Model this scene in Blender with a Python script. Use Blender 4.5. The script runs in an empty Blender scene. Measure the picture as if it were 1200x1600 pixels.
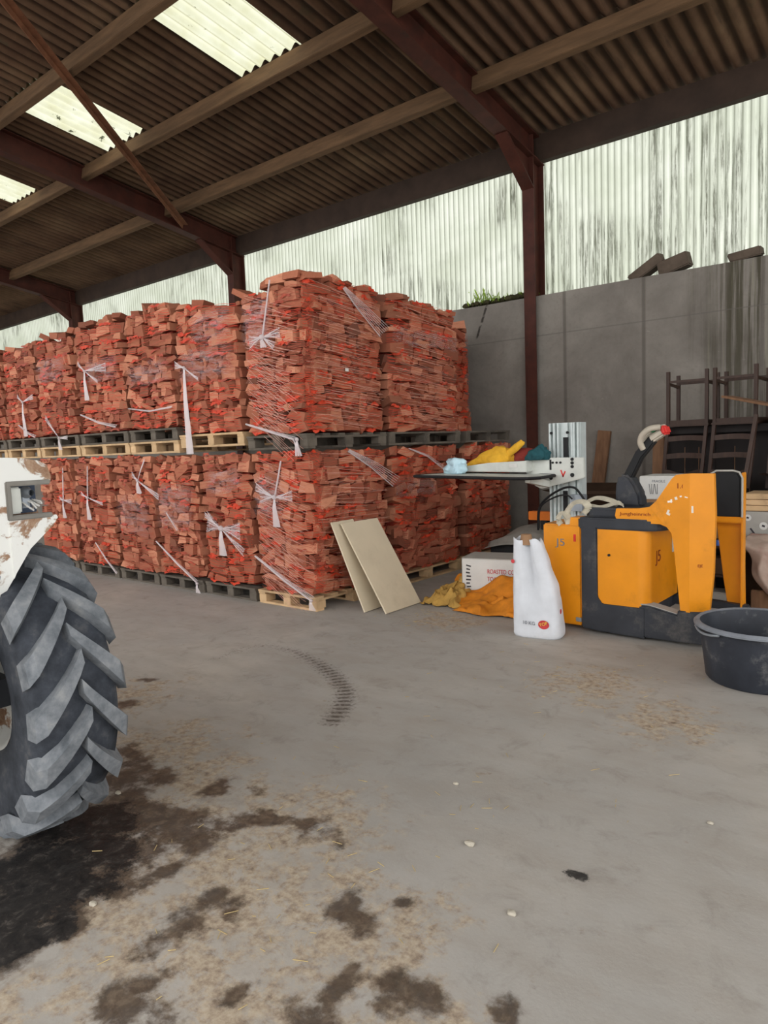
import bpy, bmesh, math, random
from mathutils import Vector, Matrix, Euler, noise
C = bpy.context.scene.collection
R = math.radians
rnd = random.Random(7)

# ------------------------------------------------------------------ camera, daylight, exposure
SC = bpy.context.scene
cd = bpy.data.cameras.new('camera'); cam = bpy.data.objects.new('camera', cd); C.objects.link(cam)
cd.sensor_fit = 'VERTICAL'; cd.sensor_height = 36.0; cd.lens = 1110.87 / 1600 * 36.0
cd.clip_start = 0.05; cd.clip_end = 300
cr = Vector((0.77011498, 0.63683674, -0.0369038)); cu = Vector((-0.03145825, 0.09569574, 0.99491342))
cf = Vector((-0.63712895, 0.76503679, -0.09373049))
m = Matrix((cr, cu, -cf)).transposed().to_4x4(); m.translation = Vector((0, 0, 1.6))
cam.matrix_world = m
SC.camera = cam
SKY_STRENGTH = 2.6
w = bpy.data.worlds.new('overcast_sky'); SC.world = w; w.use_nodes = True
nt = w.node_tree; nt.nodes.clear()
wo = nt.nodes.new('ShaderNodeOutputWorld'); wb = nt.nodes.new('ShaderNodeBackground')
wb.inputs[0].default_value = (0.985, 0.99, 1.0, 1); wb.inputs[1].default_value = SKY_STRENGTH
nt.links.new(wb.outputs[0], wo.inputs[0])
SC.view_settings.view_transform = 'Standard'; SC.view_settings.look = 'None'
SC.view_settings.gamma = 1.0; SC.view_settings.use_curve_mapping = False
SC.view_settings.exposure = 0.0
SC.cycles.max_bounces = 8; SC.cycles.transparent_max_bounces = 16
SC.cycles.sample_clamp_indirect = 6.0

# ------------------------------------------------------------------ materials
def srgb(r, g, b):
    f = lambda c: (c / 255 / 12.92) if c / 255 <= 0.04045 else ((c / 255 + 0.055) / 1.055) ** 2.4
    return (f(r), f(g), f(b), 1.0)
class NB:
    """small node builder"""
    def __init__(s, name):
        s.m = bpy.data.materials.new(name); s.m.use_nodes = True; s.t = s.m.node_tree; s.t.nodes.clear()
        s.out = s.n('ShaderNodeOutputMaterial')
    def n(s, ty, **kw):
        x = s.t.nodes.new(ty)
        for k, v in kw.items():
            setattr(x, k, v)
        return x
    def l(s, a, b): s.t.links.new(a, b)
    def coord(s, kind='Object', scale=(1, 1, 1)):
        tc = s.n('ShaderNodeTexCoord'); mp = s.n('ShaderNodeMapping'); mp.inputs['Scale'].default_value = scale
        s.l(tc.outputs[kind], mp.inputs['Vector']); return mp.outputs[0]
    def wpos(s, scale=(1, 1, 1)):
        g = s.n('ShaderNodeNewGeometry'); mp = s.n('ShaderNodeMapping'); mp.inputs['Scale'].default_value = scale
        s.l(g.outputs['Position'], mp.inputs['Vector']); return mp.outputs[0]
    def noise(s, vec, scale, detail=4, rough=0.55, dist=0.0):
        x = s.n('ShaderNodeTexNoise'); x.inputs['Scale'].default_value = scale; x.inputs['Detail'].default_value = detail
        x.inputs['Roughness'].default_value = rough; x.inputs['Distortion'].default_value = dist
        s.l(vec, x.inputs['Vector']); return x.outputs[0]
    def ramp(s, fac, stops):
        x = s.n('ShaderNodeValToRGB'); e = x.color_ramp.elements
        while len(e) < len(stops): e.new(0.5)
        for k, (p, c) in enumerate(stops):
            e[k].position = p; e[k].color = c if len(c) == 4 else (*c, 1)
        s.l(fac, x.inputs[0]); return x.outputs[0]
    def smooth(s, fac, a, b, lo=0.0, hi=1.0):
        x = s.n('ShaderNodeMapRange'); x.interpolation_type = 'SMOOTHSTEP'
        for k, v in zip(('From Min', 'From Max', 'To Min', 'To Max'), (a, b, lo, hi)): x.inputs[k].default_value = v
        s.l(fac, x.inputs['Value']); return x.outputs[0]
    def mix(s, fac, a, b, mode='MIX'):
        x = s.n('ShaderNodeMix', data_type='RGBA', blend_type=mode)
        for sock, v in ((x.inputs[0], fac), (x.inputs[6], a), (x.inputs[7], b)):
            if hasattr(v, 'links'): s.l(v, sock)
            else: sock.default_value = v
        return x.outputs[2]
    def math(s, op, a, b=0.0):
        x = s.n('ShaderNodeMath', operation=op)
        for sock, v in zip(x.inputs, (a, b)):
            if hasattr(v, 'links'): s.l(v, sock)
            else: sock.default_value = v
        return x.outputs[0]
    def princ(s, col, rough=0.7, metal=0.0, bump=None, bstr=0.3, bdist=0.01, spec=0.3):
        p = s.n('ShaderNodeBsdfPrincipled')
        for sock, v in ((p.inputs['Base Color'], col), (p.inputs['Roughness'], rough)):
            if hasattr(v, 'links'): s.l(v, sock)
            else: sock.default_value = v
        p.inputs['Metallic'].default_value = metal; p.inputs['Specular IOR Level'].default_value = spec
        if bump is not None:
            b = s.n('ShaderNodeBump'); b.inputs['Strength'].default_value = bstr; b.inputs['Distance'].default_value = bdist
            s.l(bump, b.inputs['Height']); s.l(b.outputs[0], p.inputs['Normal'])
        s.l(p.outputs[0], s.out.inputs[0]); return p
def simple(name, c, rough=0.6, vary=0.25, scale=6.0, metal=0.0, dirt=None, dirt_amt=0.4, spec=0.3, bstr=0.15, stretch=(1, 1, 1), obj_vary=0.0):
    """painted / plain surface: base colour, worn by two octaves of noise, optional dirt colour"""
    b = NB(name); v = b.coord('Object', stretch); f = b.noise(v, scale, 5, 0.6)
    lo = tuple(x * (1 - vary) for x in c[:3]) + (1,); hi = tuple(min(1, x * (1 + vary)) for x in c[:3]) + (1,)
    col = b.ramp(f, [(0.3, lo), (0.7, hi)])
    if dirt:
        d = b.smooth(b.noise(v, scale * 0.6, 8, 0.7), 0.52, 0.72, 0, dirt_amt); col = b.mix(d, col, dirt)
    if obj_vary:
        oi = b.n('ShaderNodeObjectInfo'); hs = b.n('ShaderNodeHueSaturation')
        b.l(b.smooth(oi.outputs['Random'], 0, 1, 1 - obj_vary, 1 + obj_vary), hs.inputs['Value']); b.l(col, hs.inputs['Color']); col = hs.outputs[0]
    b.princ(col, rough, metal, f, bstr, 0.004, spec); return b.m
M = {}
def mk_floor():
    b = NB('concrete_floor'); p = b.wpos()
    big = b.noise(p, 0.55, 6, 0.6, 0.4); med = b.noise(b.wpos((1, 2.2, 1)), 2.2, 8, 0.65); fine = b.noise(p, 60, 4, 0.7)
    col = b.ramp(big, [(0.3, srgb(160, 156, 150)), (0.5, srgb(174, 169, 162)), (0.72, srgb(190, 182, 171))])
    col = b.mix(b.smooth(med, 0.35, 0.7, 0, 0.5), col, srgb(158, 149, 138))
    col = b.mix(b.smooth(fine, 0.55, 0.8, 0, 0.3), col, srgb(196, 188, 176))
    mott = b.noise(p, 5.5, 9, 0.72, 0.6); col = b.mix(b.smooth(mott, 0.5, 0.72, 0, 0.42), col, srgb(130, 122, 112))
    # masks painted as wear on the floor itself: oil, dirt, sawdust, tyre print
    at = b.n('ShaderNodeVertexColor', layer_name='wear'); sp = b.n('ShaderNodeSeparateColor'); b.l(at.outputs[0], sp.inputs[0])
    n1 = b.noise(p, 7, 9, 0.68); n2 = b.noise(p, 26, 6, 0.7)
    def msk(ch, gain, soft, nz, amt):
        v = b.math('ADD', sp.outputs[ch], b.math('MULTIPLY', b.math('SUBTRACT', nz, 0.5), gain))
        return b.smooth(v, 0.5 - soft, 0.5 + soft, 0, amt)
    tan = b.ramp(n2, [(0.28, srgb(98, 82, 68)), (0.40, srgb(146, 126, 106)), (0.54, srgb(182, 164, 140)), (0.72, srgb(200, 188, 168))])
    brk = b.smooth(b.noise(p, 7.5, 9, 0.78, 0.5), 0.41, 0.54, 0.12, 1.0)
    col = b.mix(b.math('MULTIPLY', msk(1, 2.6, 0.22, n1, 0.85), brk), col, tan)
    dk = b.ramp(n2, [(0.35, srgb(26, 25, 25)), (0.6, srgb(52, 44, 38)), (0.75, srgb(92, 78, 64))])
    dkn = b.noise(p, 16, 8, 0.72, 0.5)
    br = b.ramp(dkn, [(0.3, srgb(46, 38, 32)), (0.5, srgb(78, 64, 53)), (0.7, srgb(120, 104, 88))])
    col = b.mix(msk(0, 2.2, 0.22, n1, 0.88), col, br)
    va = b.math('ADD', at.outputs[1], b.math('MULTIPLY', b.math('SUBTRACT', b.noise(p, 6.5, 10, 0.78), 0.5), 2.6))
    col = b.mix(b.smooth(va, 0.42, 0.70, 0, 0.93), col, b.ramp(dkn, [(0.35, srgb(22, 22, 23)), (0.55, srgb(44, 42, 41)), (0.72, srgb(92, 87, 82))]))
    wv = b.noise(b.wpos((9, 9, 1)), 5, 3, 0.6)
    sxy = b.n('ShaderNodeSeparateXYZ'); gp = b.n('ShaderNodeNewGeometry'); b.l(gp.outputs['Position'], sxy.inputs[0])
    ang = b.math('ARCTAN2', b.math('SUBTRACT', sxy.outputs[1], 2.2), b.math('ADD', sxy.outputs[0], 4.2))
    rib = b.smooth(b.math('SINE', b.math('MULTIPLY', ang, 150.0)), -0.6, 0.5, 0.35, 1.0)
    col = b.mix(b.math('MULTIPLY', msk(2, 1.1, 0.2, wv, 0.85), rib), col, srgb(74, 62, 53))
    bump = b.math('ADD', b.math('MULTIPLY', n1, 0.7), b.math('MULTIPLY', fine, 0.3))
    rgh = b.smooth(msk(0, 1.5, 0.1, n1, 1), 0, 1, 0.75, 0.5)
    b.princ(col, rgh, 0, bump, 0.25, 0.012, 0.25); M['floor'] = b.m
def mk_wall():
    b = NB('cast_concrete_wall'); p = b.wpos()
    f = b.noise(p, 1.3, 8, 0.62, 0.3); g = b.noise(b.wpos((8, 8, 0.22)), 2.0, 7, 0.65); fine = b.noise(p, 22, 5, 0.7)
    col = b.ramp(f, [(0.28, srgb(110, 104, 97)), (0.5, srgb(132, 126, 118)), (0.74, srgb(150, 144, 135))])
    col = b.mix(b.smooth(fine, 0.5, 0.75, 0, 0.35), col, srgb(112, 104, 95))
    scr = b.smooth(b.noise(b.wpos((1.5, 1.5, 5)), 3.5, 9, 0.78), 0.62, 0.72, 0, 0.4); col = b.mix(scr, col, srgb(186, 180, 170))
    # water and algae runs down the panel behind the chairs
    sx = b.n('ShaderNodeSeparateXYZ'); gg = b.n('ShaderNodeNewGeometry'); b.l(gg.outputs['Position'], sx.inputs[0])
    zone = b.smooth(b.math('ADD', sx.outputs[0], b.math('MULTIPLY', b.noise(b.wpos((5, 5, 0.5)), 1.2, 5, 0.7), 0.9)), -2.35, -1.6)
    st = b.smooth(g, 0.40, 0.58, 0, 0.85)
    top = b.smooth(sx.outputs[2], 0.6, 3.6, 0.55, 1.0)
    col = b.mix(b.math('MULTIPLY', b.math('MULTIPLY', zone, st), top), col, srgb(58, 54, 36))
    st2 = b.smooth(b.noise(b.wpos((7, 7, 0.2)), 2.6, 5, 0.6), 0.56, 0.72, 0, 0.5)
    col = b.mix(b.math('MULTIPLY', zone, st2), col, srgb(150, 148, 122))
    # board joints
    def joint(sock, pos, wd):
        d = b.math('ABSOLUTE', b.math('SUBTRACT', sock, pos)); return b.smooth(d, wd, wd * 0.3, 0, 0.5)
    for ps in (-4.30, -3.24, -1.9):
        col = b.mix(joint(sx.outputs[0], ps, 0.035), col, srgb(74, 68, 62))
    col = b.mix(joint(sx.outputs[2], 3.02, 0.012), col, srgb(100, 95, 90))
    # the slanting crack below the weeds
    cx_ = b.math('ADD', sx.outputs[0], b.math('ADD', 5.50, b.math('MULTIPLY', b.math('SUBTRACT', 3.55, sx.outputs[2]), 0.42)))
    cx_ = b.math('ABSOLUTE', b.math('ADD', cx_, b.math('MULTIPLY', b.math('SUBTRACT', b.noise(p, 9, 4), 0.5), 0.05)))
    cm = b.math('MULTIPLY', b.smooth(cx_, 0.030, 0.010), b.math('MULTIPLY', b.smooth(sx.outputs[2], 3.08, 3.14), b.smooth(b.noise(b.wpos((1, 1, 6)), 3, 3), 0.35, 0.5)))
    col = b.mix(b.math('MULTIPLY', cm, 0.85), col, srgb(40, 34, 30))
    b.princ(col, 0.85, 0, b.math('ADD', f, b.math('MULTIPLY', fine, 0.4)), 0.25, 0.02, 0.2); M['wall'] = b.m
def mk_cladding():
    b = NB('grp_cladding'); g = b.noise(b.wpos((14, 14, 0.45)), 1.0, 8, 0.68); z = b.noise(b.wpos(), 0.75, 3, 0.5, 0.5)
    fl = b.noise(b.wpos((30, 30, 4)), 1.0, 6, 0.7)
    clean = b.ramp(b.noise(b.wpos(), 1.5, 3), [(0.3, srgb(164, 168, 152)), (0.7, srgb(184, 187, 174))])
    sx0 = b.n('ShaderNodeSeparateXYZ'); g0 = b.n('ShaderNodeNewGeometry'); b.l(g0.outputs['Position'], sx0.inputs[0])
    d = b.math('MULTIPLY', b.smooth(g, 0.44, 0.58), b.smooth(b.math('ADD', z, b.smooth(sx0.outputs[0], -8, -4, 0, 0.10)), 0.46, 0.64, 0.0, 1.0))
    d = b.math('MULTIPLY', d, b.smooth(fl, 0.38, 0.6, 0.25, 1.0))
    col = b.mix(b.math('MULTIPLY', d, 0.84), clean, srgb(56, 56, 42))
    # narrow darker lines along the valleys of the profile (a line every 90 mm of sheet)
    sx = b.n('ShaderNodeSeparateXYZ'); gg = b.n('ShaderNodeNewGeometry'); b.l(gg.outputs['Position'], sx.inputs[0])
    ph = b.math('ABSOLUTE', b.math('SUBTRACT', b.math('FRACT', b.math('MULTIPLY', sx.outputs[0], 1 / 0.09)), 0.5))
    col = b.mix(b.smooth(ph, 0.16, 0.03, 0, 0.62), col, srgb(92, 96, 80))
    tr = b.n('ShaderNodeBsdfTranslucent'); df = b.n('ShaderNodeBsdfDiffuse'); mx = b.n('ShaderNodeMixShader')
    mx.inputs[0].default_value = 0.12
    b.l(col, tr.inputs[0]); b.l(col, df.inputs[0]); b.l(tr.outputs[0], mx.inputs[1]); b.l(df.outputs[0], mx.inputs[2])
    b.l(mx.outputs[0], b.out.inputs[0]); M['clad'] = b.m
def mk_skylight():
    b = NB('grp_rooflight'); f = b.noise(b.wpos(), 3, 5); s = b.noise(b.wpos((5, 5, 5)), 1.0, 5, 0.7)
    col = b.ramp(f, [(0.3, srgb(170, 169, 140)), (0.7, srgb(186, 187, 168))])
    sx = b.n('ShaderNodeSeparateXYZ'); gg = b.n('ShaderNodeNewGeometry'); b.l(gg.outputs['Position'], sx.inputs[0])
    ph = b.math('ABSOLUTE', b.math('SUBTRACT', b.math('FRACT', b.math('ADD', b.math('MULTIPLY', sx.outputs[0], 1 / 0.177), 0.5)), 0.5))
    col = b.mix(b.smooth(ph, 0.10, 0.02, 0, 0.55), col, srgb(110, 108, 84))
    col = b.mix(b.smooth(s, 0.62, 0.68, 0, 0.9), col, srgb(40, 42, 24))
    tr = b.n('ShaderNodeBsdfTranslucent'); b.l(col, tr.inputs[0]); b.l(tr.outputs[0], b.out.inputs[0]); M['sky'] = b.m
def mk_roofsheet():
    b = NB('fibre_cement_sheet'); f = b.noise(b.wpos(), 1.2, 6, 0.6); st = b.noise(b.wpos((6, 0.7, 0.7)), 1.5, 6, 0.65)
    col = b.ramp(f, [(0.3, srgb(84, 63, 50)), (0.55, srgb(110, 86, 67)), (0.75, srgb(126, 103, 80))])
    col = b.mix(b.smooth(st, 0.5, 0.7, 0, 0.6), col, srgb(62, 50, 41))
    col = b.mix(b.smooth(b.noise(b.wpos(), 2.6, 4), 0.62, 0.75, 0, 0.4), col, srgb(66, 72, 56))
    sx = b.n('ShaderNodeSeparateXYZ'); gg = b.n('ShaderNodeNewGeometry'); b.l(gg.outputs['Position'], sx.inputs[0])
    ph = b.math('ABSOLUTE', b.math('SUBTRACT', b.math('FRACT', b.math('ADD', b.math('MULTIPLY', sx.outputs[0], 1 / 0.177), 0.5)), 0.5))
    col = b.mix(b.smooth(ph, 0.30, 0.05, 0, 0.72), col, srgb(38, 31, 26))   # valley shade and dust painted into the hollows of the sheet
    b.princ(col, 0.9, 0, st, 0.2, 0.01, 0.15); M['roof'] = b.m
def mk_log():
    b = NB('split_softwood'); v = b.coord('Object', (1.2, 9, 2)); oi = b.n('ShaderNodeObjectInfo')
    vv = b.n('ShaderNodeVectorMath', operation='ADD'); cb = b.n('ShaderNodeCombineXYZ')
    b.l(b.math('MULTIPLY', oi.outputs['Random'], 37), cb.inputs[0]); b.l(v, vv.inputs[0]); b.l(cb.outputs[0], vv.inputs[1])
    f = b.noise(vv.outputs[0], 1.6, 6, 0.65, 0.5)
    col = b.ramp(oi.outputs['Random'], [(0.0, srgb(122, 70, 54)), (0.2, srgb(176, 110, 84)), (0.45, srgb(154, 92, 71)), (0.7, srgb(206, 140, 110)), (0.9, srgb(182, 118, 90)), (1.0, srgb(106, 66, 54))])
    col = b.mix(b.smooth(f, 0.45, 0.78, 0, 0.38), col, srgb(128, 70, 50))
    b.princ(col, 0.85, 0, f, 0.15, 0.006, 0.15); M['log'] = b.m
def mk_bark():
    M['bark'] = simple('netted_wood_inside', srgb(128, 42, 27), 0.9, 0.4, 9)
def mk_film():
    b = NB('stretch_film'); f = b.noise(b.coord('Object', (1, 1, 6)), 6, 6, 0.7, 1.0)
    t = b.n('ShaderNodeBsdfTransparent'); p = b.n('ShaderNodeBsdfPrincipled'); p.inputs['Base Color'].default_value = srgb(205, 190, 192)
    p.inputs['Roughness'].default_value = 0.35; mx = b.n('ShaderNodeMixShader')
    gc = b.n('ShaderNodeTexCoord'); sg = b.n('ShaderNodeSeparateXYZ'); b.l(gc.outputs['Generated'], sg.inputs[0])
    ed = [b.smooth(b.math('ABSOLUTE', b.math('SUBTRACT', sg.outputs[q], 0.5)), 0.5, 0.22) for q in (0, 2)]
    b.l(b.math('MULTIPLY', b.smooth(f, 0.35, 0.8, 0.0, 0.42), b.math('MULTIPLY', ed[0], ed[1])), mx.inputs[0]); b.l(t.outputs[0], mx.inputs[1]); b.l(p.outputs[0], mx.inputs[2]); b.l(mx.outputs[0], b.out.inputs[0])
    M['film'] = b.m
    b = NB('gathered_film'); t = b.n('ShaderNodeBsdfTransparent'); p = b.n('ShaderNodeBsdfPrincipled'); p.inputs['Base Color'].default_value = srgb(226, 214, 214)
    p.inputs['Roughness'].default_value = 0.4; mx = b.n('ShaderNodeMixShader'); mx.inputs[0].default_value = 0.62
    b.l(t.outputs[0], mx.inputs[1]); b.l(p.outputs[0], mx.inputs[2]); b.l(mx.outputs[0], b.out.inputs[0]); M['ribbon'] = b.m
    b = NB('spread_film'); t = b.n('ShaderNodeBsdfTransparent'); p = b.n('ShaderNodeBsdfPrincipled'); p.inputs['Base Color'].default_value = srgb(220, 206, 206)
    p.inputs['Roughness'].default_value = 0.4; mx = b.n('ShaderNodeMixShader'); b.l(b.smooth(b.noise(b.coord('Object', (2, 2, 14)), 5, 4), 0.35, 0.65, 0.12, 0.42), mx.inputs[0])
    b.l(t.outputs[0], mx.inputs[1]); b.l(p.outputs[0], mx.inputs[2]); b.l(mx.outputs[0], b.out.inputs[0]); M['fan'] = b.m
def mk_whitepaint():
    b = NB('rusty_white_paint'); v = b.coord('Object'); f = b.noise(v, 5.5, 8, 0.62, 0.6); g = b.noise(v, 30, 5, 0.7)
    col = b.mix(b.smooth(g, 0.6, 0.75, 0, 0.3), srgb(226, 226, 220), srgb(180, 176, 164))
    col = b.mix(b.smooth(f, 0.505, 0.55, 0, 1), col, b.ramp(g, [(0.3, srgb(126, 86, 62)), (0.7, srgb(176, 150, 124))]))
    b.princ(col, 0.55, 0, f, 0.1, 0.004); M['tractor'] = b.m
def mk_tyre():
    b = NB('dusty_rubber'); v = b.coord('Object'); f = b.noise(v, 9, 7, 0.65); 
    col = b.ramp(f, [(0.3, srgb(36, 40, 46)), (0.55, srgb(62, 66, 73)), (0.75, srgb(98, 98, 98))])
    b.princ(col, 0.8, 0, f, 0.25, 0.01); M['tyre'] = b.m
    b = NB('worn_lug_rubber'); v = b.coord('Object'); f = b.noise(v, 14, 7, 0.65)
    col = b.ramp(f, [(0.3, srgb(88, 93, 98)), (0.55, srgb(122, 126, 130)), (0.8, srgb(152, 153, 152))])
    b.princ(col, 0.85, 0, f, 0.2, 0.006); M['lug'] = b.m
mk_floor(); mk_wall(); mk_cladding(); mk_skylight(); mk_roofsheet(); mk_log(); mk_bark(); mk_film(); mk_whitepaint(); mk_tyre()
M['steel'] = simple('red_oxide_steel', srgb(72, 36, 26), 0.65, 0.3, 5, dirt=srgb(46, 36, 30), dirt_amt=0.7)
M['purlin'] = simple('weathered_purlin', srgb(102, 78, 55), 0.85, 0.3, 3, stretch=(0.6, 4, 4), dirt=srgb(70, 58, 46))
M['brace'] = simple('rusty_brace', srgb(124, 82, 58), 0.8, 0.3, 6)
M['eave'] = simple('dark_eave_beam', srgb(58, 44, 35), 0.8, 0.3, 3)
M['net'] = simple('orange_red_net', srgb(200, 62, 32), 0.55, 0.2, 12)
M['strand'] = simple('net_strand', srgb(168, 74, 52), 0.55, 0.25, 12)
M['pstrand'] = simple('pale_wrap_strand', srgb(214, 160, 142), 0.5, 0.2, 12)
M['pal_light'] = simple('new_pallet_wood', srgb(200, 168, 128), 0.85, 0.2, 5, stretch=(1, 1, 1), dirt=srgb(120, 92, 66), dirt_amt=0.5, obj_vary=0.1)
M['pal_grey'] = simple('weathered_pallet_wood', srgb(98, 90, 80), 0.9, 0.3, 5, dirt=srgb(46, 43, 40), dirt_amt=0.6, obj_vary=0.15)
M['yellow'] = simple('yellow_truck_paint', srgb(222, 139, 8), 0.42, 0.08, 4, dirt=srgb(140, 90, 18), dirt_amt=0.55, spec=0.45)
M['truck_dark'] = simple('dark_grey_truck_plastic', srgb(50, 52, 57), 0.5, 0.2, 5, dirt=srgb(130, 122, 112), dirt_amt=0.4)
M['black'] = simple('black_rubber', srgb(24, 24, 25), 0.6, 0.3, 8)
M['handle_grey'] = simple('beige_grey_grip', srgb(176, 166, 150), 0.6, 0.15, 8)
M['green'] = simple('green_button', srgb(30, 130, 80), 0.5); M['red'] = simple('red_button', srgb(206, 50, 44), 0.5)
M['mast'] = simple('pale_aluminium', srgb(200, 208, 206), 0.45, 0.1, 6, metal=0.15, dirt=srgb(150, 154, 150), dirt_amt=0.3)
M['plate'] = simple('grey_white_plate', srgb(206, 208, 200), 0.5, 0.12, 5, dirt=srgb(140, 138, 128), dirt_amt=0.3)
M['webbing'] = simple('beige_webbing', srgb(190, 182, 162), 0.9, 0.15, 20)
M['mdf'] = simple('pale_mdf', srgb(212, 197, 170), 0.8, 0.06, 2.5, dirt=srgb(168, 150, 118), dirt_amt=0.35)
M['sack'] = simple('white_woven_plastic', srgb(208, 210, 214), 0.5, 0.08, 6, dirt=srgb(180, 178, 172), dirt_amt=0.35)
M['tub'] = simple('black_rubber_tub', srgb(46, 49, 56), 0.5, 0.25, 6, dirt=srgb(140, 138, 134), dirt_amt=0.7)
M['tub_rim'] = simple('worn_tub_rim', srgb(122, 126, 132), 0.6, 0.2, 8)
M['darkwood'] = simple('dark_stained_wood', srgb(62, 44, 35), 0.5, 0.25, 4, stretch=(6, 6, 1))
M['darkwood2'] = simple('dark_cabinet_wood', srgb(27, 19, 16), 0.6, 0.25, 4, stretch=(5, 5, 1))
M['plank'] = simple('old_plank', srgb(124, 92, 68), 0.85, 0.25, 4, stretch=(6, 6, 1))
M['card'] = simple('brown_cardboard', srgb(150, 116, 86), 0.9, 0.12, 5)
M['card_dark'] = simple('dark_brown_cardboard', srgb(82, 62, 48), 0.9, 0.15, 5)
M['card_white'] = simple('white_cardboard', srgb(214, 212, 206), 0.8, 0.06, 5, dirt=srgb(170, 164, 154), dirt_amt=0.4)
M['card_grey'] = simple('grey_cardboard', srgb(168, 164, 156), 0.85, 0.1, 5)
M['orange_cloth'] = simple('orange_woven_sack', srgb(204, 124, 30), 0.8, 0.25, 7, dirt=srgb(140, 92, 40), dirt_amt=0.5)
M['tan_cloth'] = simple('tan_woven_sack', srgb(176, 138, 70), 0.85, 0.25, 9)
M['grey_plastic'] = simple('dusty_grey_sheet', srgb(128, 124, 116), 0.6, 0.2, 5, dirt=srgb(70, 78, 66), dirt_amt=0.5)
M['pink'] = simple('faded_pink_tarp', srgb(178, 156, 142), 0.9, 0.2, 6, dirt=srgb(160, 104, 96), dirt_amt=0.7)
M['concrete_block'] = simple('broken_concrete', srgb(92, 80, 69), 0.95, 0.25, 6)
M['leaf'] = simple('weed_leaves', srgb(150, 180, 70), 0.6, 0.3, 8); M['moss'] = simple('dark_moss', srgb(66, 62, 40), 0.95, 0.3, 12)
M['print_red'] = simple('red_print', srgb(190, 62, 66), 0.7); M['print_dark'] = simple('dark_print', srgb(60, 56, 60), 0.7)
M['print_grey'] = simple('grey_print', srgb(120, 122, 128), 0.7); M['print_brown'] = simple('worn_red_brown_print', srgb(130, 48, 20), 0.7)
M['print_yellow'] = simple('yellow_print', srgb(240, 200, 80), 0.7); M['white_paint'] = simple('white_scuff', srgb(226, 216, 200), 0.7)
M['lamp_metal'] = simple('dull_lamp_metal', srgb(150, 156, 162), 0.4, 0.15, 8, metal=0.4)
M['lamp_dark'] = simple('lamp_housing_blue', srgb(52, 66, 88), 0.5, 0.2, 8)
M['glove_yellow'] = simple('yellow_glove', srgb(222, 168, 50), 0.85, 0.15, 14); M['cloth_red'] = simple('dark_red_cloth', srgb(132, 52, 44), 0.9, 0.2, 9)
M['teal'] = simple('teal_cloth', srgb(34, 78, 84), 0.85, 0.3, 14); M['cyan'] = simple('pale_blue_package', srgb(190, 220, 230), 0.35, 0.15, 9, dirt=srgb(60, 80, 110), dirt_amt=0.8)
M['orange_steel'] = simple('orange_painted_steel', srgb(220, 116, 24), 0.5, 0.1, 5)
M['stone'] = simple('pale_stone', srgb(180, 172, 156), 0.9, 0.1, 10); M['straw'] = simple('straw', srgb(190, 168, 120), 0.9, 0.2, 10)
M['blue'] = simple('blue_plastic', srgb(70, 110, 190), 0.5)

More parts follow.
